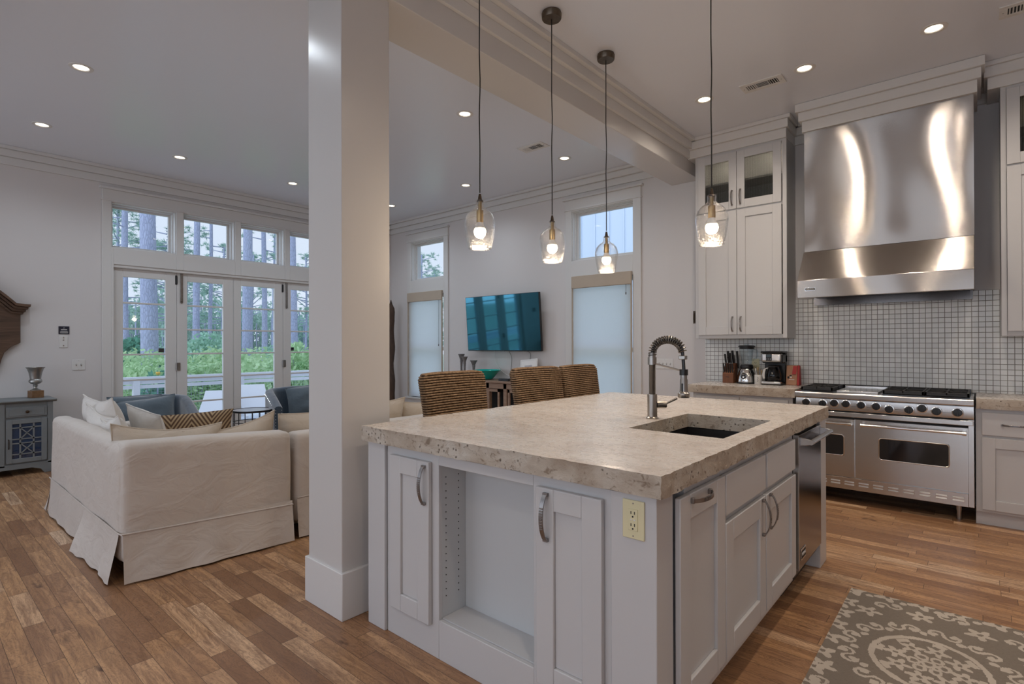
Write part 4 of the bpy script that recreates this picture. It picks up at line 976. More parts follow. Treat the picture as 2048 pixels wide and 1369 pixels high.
R_ = lambda z: frame_of((XL+.0066, 1.315, z), (0, 1, 0), (0, 0, 1))
m = MB(); m.tube([(XL+.0068, 1.307, 1.552), (XL+.0068, 1.315, 1.564), (XL+.0068, 1.323, 1.552)], .0012, 5); m.box(XL+.006, XL+.0068, 1.287, 1.343, 1.536, 1.544)
for k, hw in enumerate((.030, .036, .037, .034)): m.box(XL+.006, XL+.0066, 1.315-hw, 1.315+hw, 1.523-k*.008, 1.5255-k*.008)
m.build('print', M['paper'], t, world=True)
t = thing('wall_hook', 'small bronze latch on the wall left of the wall cabinet', 'latch', (-2.42, YW, 1.655)); m = MB(); m.box(-2.432, -2.408, YW-.004, YW, 1.585, 1.725); m.tube([(-2.42, YW-.004, 1.70), (-2.42, YW-.022, 1.69), (-2.42, YW-.024, 1.63), (-2.42, YW-.006, 1.60)], .005, 8); m.build('hook', M['bronze'], t, world=True)
# ------------------------------------------------------------------ island
IX0, IX1, IY0, IY1 = -2.267, -.747, 1.534, 3.84
ZT, ZB = .963, .889
t = thing('island_cabinet', 'pale grey island end cabinet with an open niche between two panelled doors', 'kitchen cabinet', (-1.5, 1.64, 0))
b = MB(); b.box(IX0, -2.133, IY0, 1.74, 0, ZB); b.build('post', M['cab'], t, world=True, bevel=.003)
b = MB(); b.box(-.907, IX1, IY0, 1.652, 0, ZB); b.build('corner_stile', M['cab'], t, world=True, bevel=.003)
NX0, NX1, NZ0, NZ1, FY = -1.763, -1.24, .168, .836, 1.548
b = MB()
for q in cells(-2.128, -.912, 0, ZB-.002, [(NX0, NX1, NZ0, NZ1)]): b.box(q[0], q[1], FY, FY+.02, q[2], q[3])
b.box(-2.133, -2.125, FY+.03, FY+.05, 0, ZB-.002); b.box(-.915, -.905, FY+.03, FY+.05, 0, ZB-.002)
b.build('face_frame', M['cab'], t, world=True, bevel=.0025)
b = MB(); b.box(NX0-.012, NX0-.001, FY+.018, 1.72, NZ0-.02, NZ1+.02); b.box(NX1+.001, NX1+.012, FY+.018, 1.72, NZ0-.02, NZ1+.02); b.box(NX0, NX1, FY+.018, 1.72, NZ1+.001, NZ1+.014); b.box(NX0, NX1, 1.709, 1.72, NZ0-.02, NZ1)
b.build('niche_lining', M['cabin'], t, world=True)
b = MB(); b.box(NX0, NX1, FY+.021, 1.708, NZ0-.014, NZ0+.004); b.build('niche_floor', M['cab'], t, world=True)
p = MB()
for y in (1.59, 1.665):
    for k in range(18): z = .26+k*.0305; p.cyl((NX0-.0005, y, z), (NX0+.0008, y, z), .0026, n=8); p.cyl((NX1+.0005, y, z), (NX1-.0008, y, z), .0026, n=8)
p.build('shelf_pin_holes', M['dark'], t, world=True)
for a, c, hx in ((-2.081, -1.805, -1.832), (-1.212, -.938, -1.163)):
    d = MB(); shaker(d, 'x', a, c, .138, .846, 1.526, -1, rail=.078, rec=.011); o = d.build('door', M['cab'], t, world=True, bevel=.003)
    pull(o, (hx, 1.526, .745), (0, 0, 1), (0, -1, 0), .165, w_=.009, rise=.026)
wall_plate('wall_outlet', 'almond duplex outlet on the grey island corner post', 'outlet', (-.823, IY0, .806), (0, -1, 0), .076, .122, M['almond'], 'outlet')

def side_unit(y0, y1, label, fronts, top=ZB-.002):
    t = thing('island_cabinet', label, 'kitchen cabinet', (-1.03, (y0+y1)/2, 0))
    b = MB(); b.box(-1.30, IX1-.001, y0, y1, .105, top)
    if top < ZB-.01: b.box(IX1-.03, IX1-.001, y0, y1, top, ZB-.002)
    b.build('body', M['cab'], t, world=True, bevel=.002)
    BX(-1.30, IX1-.085, y0, y1, 0, .105).build('kick_board', M['cab'], t, world=True)
    for nm, a, c, za, zb, h in fronts:
        d = MB(); X = IX1+.0205
        if nm == 'drawer': d.box(IX1+.0005, X, a, c, za, zb)
        else: shaker(d, 'y', a, c, za, zb, X, 1, rail=.083, rec=.012)
        o = d.build(nm, M['cab'], t, world=True, bevel=.003)
        if h: pull(o, (X, h[0], h[1]), h[2], (1, 0, 0), .155, w_=.008, rise=.026)
    return t
side_unit(1.742, 2.072, 'grey pull-out cabinet beside the island corner, with one horizontal handle', [('door', 1.662, 2.069, .155, .858, (1.825, .836, (0, 1, 0)))])
side_unit(2.076, 3.125, 'grey sink cabinet with two false drawers over a pair of doors', [('drawer', 2.079, 2.58, .703, .858, None), ('drawer', 2.607, 3.097, .703, .858, None), ('door', 2.077, 2.577, .150, .674, (2.53, .588, (0, 0, 1))), ('door', 2.590, 3.105, .150, .674, (2.637, .592, (0, 0, 1)))], top=.64)
t = thing('dishwasher', 'dark stainless dishwasher with bar handle at the far end of the island', 'dishwasher', (-1.0, 3.395, 0))
b = MB(); b.box(-1.30, IX1, 3.13, 3.665, .11, ZB-.004); b.build('body', M['black'], t, world=True)
d = MB(); d.box(IX1, IX1+.028, 3.137, 3.658, .158, .872); o = d.build('door', M['steeld'], t, world=True, bevel=.003)
BX(IX1+.001, IX1+.0285, 3.132, 3.138, .158, .872).build('edge_strip', M['steel'], o, world=True)
h = MB(); hx = IX1+.082; h.cyl((hx, 3.15, .838), (hx, 3.648, .838), .013, n=20); h.build('handle', M['steel'], o, world=True)
h = MB()
for y in (3.155, 3.632): h.prism([(IX1+.027, .815), (IX1+.07, .822), (hx+.010, .834), (hx+.006, .85), (IX1+.027, .86)], 'y', y, y+.012)
h.build('handle_bracket', M['steel'], o, world=True, bevel=.002)
b = BX(IX1+.028, IX1+.031, 3.165, 3.265, .203, .262).build('badge', M['chrome'], o, world=True, bevel=.001)
b = BX(IX1+.0305, IX1+.0316, 3.171, 3.259, .211, .254).build('badge_field', M['ink'], o, world=True)
tx = text('VIKING', 'lettering', M['paper'], .024, frame_of((IX1+.0319, 3.215, .2325), (0, 1, 0), (0, 0, 1)), o)
BX(-1.30, IX1-.06, 3.13, 3.665, 0, .11).build('toe_panel', M['black'], t, world=True)
tag(BX(-1.30, IX1+.02, 3.672, IY1, 0, ZB-.001).build('end_panel', M['cab'], bevel=.003), 'white end panel of the island beyond the dishwasher', 'panel')
tag(BX(-2.0, -1.305, 1.745, IY1, 0, ZB-.001).build('island_back_panel', M['cab'], bevel=.003), 'grey back of the island base on the stool side', 'panel')

# island top with the sink cut out
t = thing('countertop', 'thick cream travertine island top with a rough chiselled edge', 'countertop', (-1.5, 2.69, ZB))
TX0, TX1, TY0, TY1 = -2.287, -.714, 1.505, 3.875; SX0, SX1, SY0, SY1 = -1.247, -.806, 2.272, 2.956
def brk(a, b, cuts, st=.03):
    out = []; pts = [a]+cuts+[b]
    for p, q in zip(pts, pts[1:]): n = max(1, round((q-p)/st)); out += [p+(q-p)*i/n for i in range(n)]
    return out+[b]
us, vs_ = brk(TX0, TX1, [SX0, SX1]), brk(TY0, TY1, [SY0, SY1]); rnd = random.Random(3); V = []; Fc = []
nu, nv = len(us), len(vs_); iu = lambda x: min(range(nu), key=lambda i: abs(us[i]-x)); iv = lambda y: min(range(nv), key=lambda i: abs(vs_[i]-y))
a0, a1, b0, b1 = iu(SX0), iu(SX1), iv(SY0), iv(SY1)
for j in range(nv):
    for i in range(nu):
        x, y, z = us[i], vs_[j], ZT
        if i == 0: x += rnd.random()*.006
        if i == nu-1: x -= rnd.random()*.006
        if j == 0: y += rnd.random()*.006
        if j == nv-1: y -= rnd.random()*.006
        if i in (0, nu-1) or j in (0, nv-1): z -= rnd.random()*.002
        V.append((x, y, z))
for j in range(nv-1):
    for i in range(nu-1):
        if not (a0 <= i < a1 and b0 <= j < b1): q = j*nu+i; Fc.append((q, q+1, q+nu+1, q+nu))
m = MB(); m.add(V, Fc); m.build('slab_top', M['stone'], t, world=True, smooth=False)
m = MB(); loop = [(i, 0) for i in range(nu)]+[(nu-1, j) for j in range(1, nv)]+[(i, nv-1) for i in range(nu-2, -1, -1)]+[(0, j) for j in range(nv-2, 0, -1)]; K = 6; E_ = []
for i, j in loop:
    p = V[j*nu+i]; nx = -1 if i == 0 else 1 if i == nu-1 else 0; ny = -1 if j == 0 else 1 if j == nv-1 else 0
    for k in range(K+1):
        d = 0 if k == 0 else (rnd.random()*.006-.004); E_.append((p[0]+nx*d, p[1]+ny*d, p[2]+(ZB-p[2])*k/K+(rnd.random()*.003 if k == K else 0)))
L = len(loop); m.add(E_, [(i*(K+1)+k, i*(K+1)+k+1, ((i+1) % L)*(K+1)+k+1, ((i+1) % L)*(K+1)+k) for i in range(L) for k in range(K)])
m.build('chiselled_edge', M['stonee'], t, world=True, ang=70)
m = MB(); m.add([(SX0, SY0, ZT), (SX1, SY0, ZT), (SX1, SY1, ZT), (SX0, SY1, ZT), (SX0, SY0, ZB), (SX1, SY0, ZB), (SX1, SY1, ZB), (SX0, SY1, ZB)], [(0, 1, 5, 4), (1, 2, 6, 5), (2, 3, 7, 6), (3, 0, 4, 7)])
m.build('sink_cutout_edge', M['stonee'], t, world=True, smooth=False)
m = MB()
for q in cells(TX0+.01, TX1-.01, TY0+.01, TY1-.01, [(SX0, SX1, SY0, SY1)]): m.add([(q[0], q[2], ZB), (q[1], q[2], ZB), (q[1], q[3], ZB), (q[0], q[3], ZB)], [(0, 1, 2, 3)])
m.build('underside', M['stonee'], t, world=True, smooth=False)
# sink
M['basin'] = plain('dark_sink_steel', (.05, .045, .045), .42, .6)
t = thing('sink', 'undermount stainless sink set into the island top', 'sink', ((SX0+SX1)/2, (SY0+SY1)/2, ZB-.22)); e = .006; th = .004; zb = ZB-.215; z1 = ZB-.004
m = MB(); m.box(SX0-e-th, SX0-e, SY0-e, SY1+e, zb, z1); m.box(SX1+e, SX1+e+th, SY0-e, SY1+e, zb, z1); m.box(SX0-e-th, SX1+e+th, SY0-e-th, SY0-e, zb, z1); m.box(SX0-e-th, SX1+e+th, SY1+e, SY1+e+th, zb, z1); m.box(SX0-e-th, SX1+e+th, SY0-e-th, SY1+e+th, zb-th, zb)
m.build('basin', M['basin'], t, world=True)
m = MB(); m.lathe([(.055, .001), (.058, .004), (.045, .004), (.03, .001), (0, .001)], ((SX0+SX1)/2, (SY0+SY1)/2, zb), 28); m.build('drain', M['chrome'], t, world=True)

# faucet
fx, fy = -1.312, 2.65
t = thing('faucet', 'tall brushed nickel spring faucet with pull-down sprayer beside the sink', 'faucet', (fx, fy, ZT))
m = MB(); m.lathe([(.032, 0), (.033, .004), (.027, .008), (.026, .009), (.026, .128), (.019, .130), (0, .130)], (fx, fy, ZT), 30); m.build('base', M['nickel'], t, world=True)
m = MB(); pr = []
for k in range(60): z = .130+k*.0029; pr += [(.0185, z), (.0165, z+.0014)]
m.lathe(pr+[(0, pr[-1][1])], (fx, fy, ZT), 20); m.build('ribbed_riser', M['nickel'], t, world=True)
m = MB(); m.lathe([(.023, .285), (.023, .325), (.019, .326), (.018, .345), (0, .345)], (fx, fy, ZT), 24); m.build('collar', M['nickel'], t, world=True)
hose = [Vector((fx, fy, ZT+.34)), Vector((fx+.001, fy, 1.33))]
RX = .083; zc_ = 1.312
arc = [Vector((fx+.085-RX*math.cos(q), fy, zc_+(.062 if q else 0)*0+.068*math.sin(q))) for q in [PI*k/30 for k in range(31)]]
path = [Vector((fx+.002, fy, ZT+.33+ (zc_-ZT-.33)*k/4)) for k in range(4)]+arc
m = MB(); m.tube(path+[Vector((fx+.172, fy, 1.27)), Vector((fx+.176, fy, 1.20))], .0088, 8); m.build('hose', M['black'], t, world=True)
spl = []; Lp = [0.0]
for p, q in zip(path, path[1:]): Lp.append(Lp[-1]+(q-p).length)
turns = 21; steps = turns*10; side = Vector((0, 1, 0))
for k in range(steps+1):
    s_ = Lp[-1]*k/steps; i = max(j for j in range(len(Lp)) if Lp[j] <= s_+1e-9); i = min(i, len(path)-2); f_ = (s_-Lp[i])/(Lp[i+1]-Lp[i])
    p = path[i].lerp(path[i+1], f_); d = (path[i+1]-path[i]).normalized(); n_ = d.cross(side); a = 2*PI*turns*k/steps
    spl.append(p+(side*math.cos(a)+n_*math.sin(a))*.0195)
m = MB(); m.tube(spl, .0034, 6); m.build('spring', M['spring'], t, world=True)
ex = fx+.170
m = MB(); m.obox((ex, fy, 1.288), (.018, 0, 0), (0, .016, 0), (0, 0, .011)); m.build('spring_clip', M['nickel'], t, world=True, bevel=.004)
m = MB(); m.lathe([(.0, 1.083), (.027, 1.083), (.030, 1.088), (.030, 1.106), (.022, 1.112), (.020, 1.118), (.019, 1.175), (.0165, 1.18), (.0165, 1.218), (.0, 1.22)], (ex+.004, fy, 0), 26); sp = m.build('spray_head', M['nickel'], t, world=True)
m = MB(); m.obox((ex+.004, fy-.019, 1.135), (.0045, 0, 0), (0, .003, 0), (0, 0, .022)); m.build('spray_button', M['black'], sp, world=True, bevel=.002)
m = MB(); m.lathe([(.021, 1.198), (.021, 1.228), (0, 1.228)], (ex+.004, fy, 0), 22); m.build('dock_ring', M['black'], t, world=True)
m = MB(); m.cyl((fx, fy, 1.262-.005), (ex-.012, fy, 1.222), .0048, n=10); m.build('dock_arm', M['nickel'], t, world=True)
m = MB(); m.cyl((fx+.018, fy+.012, ZT+.072), (fx+.052, fy+.05, ZT+.072), .019, n=22); m.build('valve', M['nickel'], t, world=True)
m = MB(); m.cyl((fx+.048, fy+.045, ZT+.074), (fx+.092, fy+.10, ZT+.104), .0055, .0065, n=12); m.build('lever', M['pewter'], t, world=True)

# ------------------------------------------------------------------ pendants
def pendant():
    t = thing('pendant_light', 'clear seeded glass pendant', 'pendant light', (-2.103, 2.83, ZC), 0, 'glass pendants over the island')
    m = MB(); m.lathe([(.0, -.046), (.06, -.046), (.064, -.040), (.066, -.012), (.062, -.010), (.062, -.0005), (0, -.0005)], n=36); m.build('canopy', M['pewterd'], t)
    c = MB(); rn = random.Random(2); pts = [Vector((.0022*math.sin(k*.9)*(1-abs(k-9)/9), .0022*math.cos(k*1.3)*(1-abs(k-9)/9), -.046-(1.325-.046)*k/18)) for k in range(19)]; c.tube(pts, .0034, 7); c.build('cord', M['cord'], t)
    b0 = -1.636                                 # bottom of the glass below the ceiling
    m = MB(); m.lathe([(.006, b0+.305), (.009, b0+.29), (.011, b0+.275), (.016, b0+.27), (.018, b0+.262), (.0, b0+.262)], n=22); m.build('cord_grip', M['bronze'], t)
    m = MB(); m.lathe([(.010, b0+.27), (.010, b0+.215), (.019, b0+.212), (.0195, b0+.15), (.017, b0+.145), (0, b0+.145)], n=24); m.build('socket', M['brass'], t)
    g = MB(); prof = [(.0235, b0+.270), (.0245, b0+.262), (.0235, b0+.245), (.0245, b0+.232), (.034, b0+.222), (.055, b0+.208), (.074, b0+.186), (.0845, b0+.155), (.086, b0+.135), (.083, b0+.10), (.076, b0+.055), (.0665, b0+.008), (.064, b0)]
    g.shell(prof+[(r-.0035, z+.001) for r, z in reversed(prof)], n=44); g.tube([(.0625*math.cos(2*PI*k/44), .0625*math.sin(2*PI*k/44), b0) for k in range(44)], .0026, 8, closed=True); g.build('glass_shade', M['seeded'], t)
    m = MB(); m.lathe([(.0, b0+.058), (.018, b0+.061), (.030, b0+.073), (.035, b0+.092), (.033, b0+.105), (.024, b0+.122), (.016, b0+.14), (.0155, b0+.15)], n=28); bl = m.build('bulb', M['bulb'], t)
    m = MB(); m.lathe([(.0305, b0+.112), (.0245, b0+.124), (.0172, b0+.141), (.0165, b0+.151)], n=28); m.build('bulb_neck', M['white'], bl)
    return t
M['pewterd'] = plain('antique_pewter', (.16, .13, .10), .35, 1.0, var=.3, vs=30)
P0 = pendant(); P0['label'] = 'glass pendant over the island, middle one of the row of three'
pend = [(-2.103, 2.83), (-2.103, 2.155), (-2.103, 3.508), (-1.09, 2.912)]
dup(P0, (-2.103, 2.155, ZC), label='glass pendant nearest the square column, its canopy above the picture')
dup(P0, (-2.103, 3.508, ZC), label='glass pendant farthest back, in front of the window with vertical siding')
dup(P0, (-1.09, 2.912, ZC), label='glass pendant hanging over the sink in front of the wall cabinet')
for x, y in pend:
    ld = bpy.data.lights.new('pendant_bulb', 'POINT'); ld.energy = PENDANT_W; ld.color = BULB_C; ld.shadow_soft_size = .036
    lo = bpy.data.objects.new('pendant_bulb', ld); COL.objects.link(lo); lo.location = (x, y, ZC-1.636+.03)

# ------------------------------------------------------------------ woven stools at the island
def rope_loop(z, wx, wy, r, ph, amp, lean, n=64):
    # one strand running round a rounded-rectangle section (wx thick, wy wide), waving in and out
    pts = []
    per = 2*(wx+wy-4*r)+2*PI*r
    for k in range(n):
        s_ = per*k/n; a, b = wy-2*r, wx-2*r
        if s_ < a: p, q = Vector((wx/2, -a/2+s_)), Vector((1, 0))
        elif s_ < a+PI*r/2: t_ = (s_-a)/r; q = Vector((math.cos(t_), math.sin(t_))); p = Vector((wx/2-r, a/2))+q*r
        elif s_ < a+PI*r/2+b: p, q = Vector((wx/2-r-(s_-a-PI*r/2), wy/2)), Vector((0, 1))
        elif s_ < a+PI*r+b: t_ = PI/2+(s_-a-PI*r/2-b)/r; q = Vector((math.cos(t_), math.sin(t_))); p = Vector((-wx/2+r, a/2))+q*r
        elif s_ < 2*a+PI*r+b: p, q = Vector((-wx/2, a/2-(s_-a-PI*r-b))), Vector((-1, 0))
        elif s_ < 2*a+1.5*PI*r+b: t_ = PI+(s_-2*a-PI*r-b)/r; q = Vector((math.cos(t_), math.sin(t_))); p = Vector((-wx/2+r, -a/2))+q*r
        elif s_ < 2*a+1.5*PI*r+2*b: p, q = Vector((-wx/2+r+(s_-2*a-1.5*PI*r-b), -wy/2)), Vector((0, -1))
        else: t_ = 1.5*PI+(s_-2*a-1.5*PI*r-2*b)/r; q = Vector((math.cos(t_), math.sin(t_))); p = Vector((wx/2-r, -a/2))+q*r
        p = p+q*amp*math.sin(PI*k+ph) ; pts.append((p.x+lean, p.y, z))
    return pts
def stool():
    t = thing('bar_stool', 'woven stool', 'bar stool', (0, 0, 0), 0, 'woven seagrass stools at the island')
    mb = MB(); core = MB(); z0, z1 = .62, 1.172; rows = 36
    for j in range(rows):
        f_ = j/(rows-1); z = z0+(z1-z0)*f_; wy = .51+.055*f_; wx = .062
        if f_ > .93: wy -= .05*((f_-.93)/.07)**2; wx -= .016*((f_-.93)/.07)**2
        lean = -.075*f_**1.3; n_ = 58
        pts = rope_loop(z, wx, wy, .026, (j % 2)*PI, .0044, lean, n_); rr = [.0066+.0022*math.sin(PI*k+(j % 2)*PI) for k in range(n_)]
        pts = [(x, y, zz-.006*(abs(y)/.28)**4*f_) for x, y, zz in pts]
        mb.tube(pts, rr, 6, closed=True)
    # woven top roll
    for off in (-.018, 0, .018):
        n_ = 60; mb.tube([(-.075+off, -.255+.51*k/n_, 1.176-.004*abs(off)/.018-.010*(abs(-1+2*k/n_))**6) for k in range(n_+1)], [.0075+.0015*math.sin(PI*k) for k in range(n_+1)], 6)
    vs = []; fs = []; N = 16
    for j in range(N+1):
        f_ = j/N; z = z0+(z1-.012-z0)*f_; wy = .495+.055*f_-(.05*((f_-.93)/.07)**2 if f_ > .93 else 0); wx = .052; lean = -.075*f_**1.3
        vs += [(-wx/2+lean, -wy/2, z), (wx/2+lean, -wy/2, z), (wx/2+lean, wy/2, z), (-wx/2+lean, wy/2, z)]
    fs = [(4*j+k, 4*j+(k+1) % 4, 4*j+4+(k+1) % 4, 4*j+4+k) for j in range(N) for k in range(4)]+[(3, 2, 1, 0), (4*N, 4*N+1, 4*N+2, 4*N+3)]
    core.add(vs, fs)
    bk = mb.build('backrest', M['seagrass'], t, ang=80, recalc=False); core.build('backrest_core', M['seagap'], bk, smooth=False)
    s_ = MB()
    for j in range(6): s_.tube(rope_loop(.555+j*.0135, .43, .50, .05, (j % 2)*PI, .0036, .215, 110), .0075, 6, closed=True)
    for j in range(34): s_.tube([(.005+.42*j/33, -.245, .632), (.005+.42*j/33, 0, .638), (.005+.42*j/33, .245, .632)], .0072, 5)
    s_.box(.005, .425, -.24, .24, .55, .63); s_.build('seat', M['seagrass'], t, ang=80, recalc=False)
    for lx, ly in ((.02, -.22), (.02, .22), (.41, -.22), (.41, .22)): l_ = MB(); l_.tube([(lx, ly, 0), (lx, ly, .56)], [.016, .022], 4); l_.build('leg', M['legwood'], t)
    l_ = MB(); l_.box(.40, .42, -.22, .22, .18, .205); l_.box(.01, .03, -.22, .22, .25, .27); l_.box(.02, .41, -.23, -.21, .22, .24); l_.box(.02, .41, .21, .23, .22, .24); l_.build('stretcher', M['legwood'], t)
    return t
s0 = stool(); s0.location = (-2.545, 2.425, 0); s0['label'] = 'woven seagrass bar stool nearest the column, standing apart from the other two'
dup(s0, (-2.545, 3.30, 0), math.radians(-3), label='woven seagrass bar stool second from the column, overlapping the farthest one')
dup(s0, (-2.545, 3.885, 0), math.radians(2), label='woven seagrass bar stool farthest from the column, in front of the wide roman shade')

# ------------------------------------------------------------------ rug with a scroll and medallion pattern
def rug_pattern(x, y):
    # x across (0..1.2), y along (0..1.8), metres; returns 1 on the pale motif
    def ring(px, py, cx, cy, rx, ry, w_): d = math.hypot((px-cx)/rx, (py-cy)/ry); return abs(d-1)*min(rx, ry) < w_
    def disc(px, py, cx, cy, r): return math.hypot(px-cx, py-cy) < r
    def flower(px, py, cx, cy, r, n, ph=0):
        dx, dy = px-cx, py-cy; d = math.hypot(dx, dy); a = math.atan2(dy, dx)+ph
        return r*.22 < d < r*(.72+.28*math.cos(n*a)) 
    def scroll(px, py, cx, cy, s_, fl, rot):
        dx, dy = px-cx, py-cy
        if dx*dx+dy*dy > 2.2*s_*s_: return False
        c_, s__ = math.cos(rot), math.sin(rot); u, v = (dx*c_+dy*s__)/s_, (-dx*s__+dy*c_)/s_*fl
        # S curve made of two three-quarter arcs with round ends
        if abs(math.hypot(u-.5, v)-.5) < .13 and not (u < .5 and v < -.02): return True
        if abs(math.hypot(u+.5, v)-.5) < .13 and not (u > -.5 and v > .02): return True
        return math.hypot(u-.62, v+.16) < .27 or math.hypot(u+.62, v-.16) < .27
    W_ = .745; cx = W_/2
    for cy in (.62, 1.78):
        d = math.hypot((x-cx)/.20, (y-cy)/.225)
        if abs(d-1) < .055: return 1
        if d < 1:
            if d < .93 and d > .80 and (math.atan2((y-cy)/.225, (x-cx)/.20)*8/PI) % 2 < .75: return 1
            for k in range(8):
                a = 2*PI*k/8+.2
                if flower(x, y, cx+.118*math.cos(a), cy+.133*math.sin(a), .050, 5, a): return 1
            for k in range(6):
                a = 2*PI*k/6
                if ring(x, y, cx+.052*math.cos(a), cy+.058*math.sin(a), .019, .021, .0065): return 1
            if ring(x, y, cx, cy, .020, .022, .007): return 1
        else:
            for k in range(12):
                a = 2*PI*k/12+.13
                if scroll(x, y, cx+.293*math.cos(a), cy+.325*math.sin(a), .056, 1 if k % 2 else -1, a+PI/2): return 1
                if disc(x, y, cx+.262*math.cos(a+PI/12), cy+.292*math.sin(a+PI/12), .018): return 1
                if flower(x, y, cx+.43*math.cos(a+PI/12), cy+.475*math.sin(a+PI/12), .060, 5, a): return 1
                if scroll(x, y, cx+.50*math.cos(a), cy+.545*math.sin(a), .054, -1 if k % 2 else 1, a+PI/2): return 1
    for k in range(6):
        if flower(x, y, .02+k*.145, .01, .062, 4, .4) or disc(x, y, .09+k*.145, .045, .017): return 1
    for k in range(13):
        for ex in (.012, W_-.012):
            if flower(x, y, ex, .04+k*.15, .058, 4, .7): return 1
    return 0
RX0, RX1, RY0, RY1 = -.537, .208, 1.55, 3.475
nx_, ny_ = 150, 385; vs = []; cols = []
for j in range(ny_+1):
    for i in range(nx_+1):
        x, y = RX0+(RX1-RX0)*i/nx_, RY1-(RY1-RY0)*j/ny_
        k = rug_pattern(x-RX0+.006*mnoise.noise(Vector((x*30, y*30, 2))), RY1-y+.006*mnoise.noise(Vector((x*30, y*30, 8))))
        vs.append((x, y, .0075+.0012*k+.0006*mnoise.noise(Vector((x*60, y*60, 0))))); cols.append(float(k))
m = MB(); m.add(vs, [(j*(nx_+1)+i, (j+1)*(nx_+1)+i, (j+1)*(nx_+1)+i+1, j*(nx_+1)+i+1) for j in range(ny_) for i in range(nx_)])
for a, b, c, d in ((RX0, RX0, RY0, RY1), (RX1, RX1, RY0, RY1), (RX0, RX1, RY0, RY0), (RX0, RX1, RY1, RY1)): m.add([(a, c, .0005), (b, d, .0005), (b, d, .0078), (a, c, .0078)], [(0, 1, 2, 3)])
cols += [0.0]*16
tt = NT('scroll_rug_wool'); at = tt.n('Attribute', attribute_name='motif'); P = tt.pos()
fib = tt.noise(tt.map(P, (60, 500, 1)), 1.0, 3); fade = tt.noise(P, 6, 4)
dk = tt.mix(fib, (.14, .115, .09), (.30, .255, .21)); lt = tt.mix(tt.math('MULTIPLY', fib, .5), (.60, .53, .45), (.45, .39, .33))
sharp = tt.ramp(at.outputs['Fac'], [(.38, (0, 0, 0)), (.62, (1, 1, 1))]); c = tt.mix(tt.math('MULTIPLY', sharp, tt.math('MULTIPLY_ADD', fade, .5, .65)), dk, lt)
tt.set(Base_Color=c, Roughness=.95, Specular_IOR_Level=.1, Sheen_Weight=.1); tt.bump(fib, .3, .003)
rug = m.build('rug', tt.m, recalc=False); a_ = rug.data.attributes.new('motif', 'FLOAT', 'POINT'); a_.data.foreach_set('value', cols)
tag(rug, 'grey brown rug with pale scroll and medallion pattern on the kitchen floor', 'rug')
# ------------------------------------------------------------------ living room: slipcovered sectional in two pieces
def skirt(mb, p0, p1, out, fl0, fl1, zt=.282, zb=.012, n=26, seed=0.0, bow=.0, wav=.012):
    p0, p1, out = Vector(p0), Vector(p1), Vector(out); vs = []; fs = []; K = 8
    for i in range(n+1):
        s_ = i/n; base = p0.lerp(p1, s_); fl = fl0*(1-s_)**1.6+fl1*s_**1.6+.022+bow*math.sin(PI*s_)
        for k in range(K+1):
            f_ = k/K; w_ = wav*f_*mnoise.noise(Vector((s_*7+seed, f_*1.2, seed*2)))+.006*f_*math.sin(s_*23+seed)
            q = base+out*(fl*f_**1.25+w_); vs.append((q.x, q.y, zt+(zb-zt)*f_+(.006*mnoise.noise(Vector((s_*5, seed, 1))) if k == K else 0)))
    for i in range(n):
        for k in range(K): q = i*(K+1)+k; fs.append((q, q+1, q+K+2, q+K+1))
    mb.add(vs, fs)

def rotm(px, py, deg, shear=0.0):
    S = Matrix.Identity(4); S[2][1] = shear
    return Matrix.Translation((px, py, 0)) @ S @ Matrix.Rotation(math.radians(deg), 4, 'Z') @ Matrix.Translation((-px, -py, 0))
t = thing('sofa', 'large cream slipcovered sofa section seen from behind, its corner facing the viewer', 'sofa', (-4.65, 1.3, 0), 0, 'slipcovered sectional')
RA = rotm(-3.68, .86, -4.2, -.042)
m = MB(); m.soft(-3.86, -3.672, .855, 1.83, .10, .80, .045, amp=.010, freq=3.0, seed=2, M=RA, step=.05); m.build('arm', M['slip'], t, world=True, ang=80)
m = MB(); m.soft(-5.70, -3.70, .850, .99, .10, .785, .05, amp=.014, freq=2.6, seed=5, step=.06); m.build('back', M['slip'], t, world=True, ang=80)
m = MB(); m.soft(-5.72, -5.53, .86, 1.86, .10, .69, .05, amp=.010, freq=3, seed=8, step=.06); m.build('arm', M['slip'], t, world=True, ang=80)
m = MB(); m.box(-5.6, -3.80, .95, 1.80, .05, .33); m.build('seat_base', M['slip'], t, world=True)
for a, b in ((-5.52, -4.70), (-4.69, -3.87)): m = MB(); m.soft(a, b, 1.04, 1.86, .33, .50, .06, amp=.01, freq=3, seed=a, step=.08); m.build('seat_cushion', M['slip'], t, world=True, ang=80)
m = MB(); R2 = rotm(-3.68, .86, -4.2)
def rp(x, y): v = R2 @ Vector((x, y, 0)); return (v.x, v.y, 0)
skirt(m, rp(-3.668, .862), rp(-3.668, 1.825), (1, -.07, 0), .018, .012, seed=3.1, bow=.012); m.build('skirt_panel', M['slip'], t, world=True, ang=80, recalc=False)
m = MB(); skirt(m, (-3.705, .850, 0), (-4.50, .846, 0), (.05, -1, 0), .03, .062, seed=1.3, wav=.022); m.build('skirt_panel', M['slip'], t, world=True, ang=80, recalc=False)
m = MB(); skirt(m, (-4.52, .846, 0), (-5.70, .850, 0), (0, -1, 0), -.01, .0, seed=6.6); m.build('skirt_panel', M['slip'], t, world=True, ang=80, recalc=False)
m = MB(); skirt(m, (-5.725, .86, 0), (-5.725, 1.86, 0), (-1, 0, 0), .05, .02, seed=9.6); skirt(m, (-5.70, .855, 0), (-5.725, .87, 0), (-1, -.6, 0), .03, .05, seed=9.9, n=6); m.build('skirt_panel', M['slip'], t, world=True, ang=80, recalc=False)
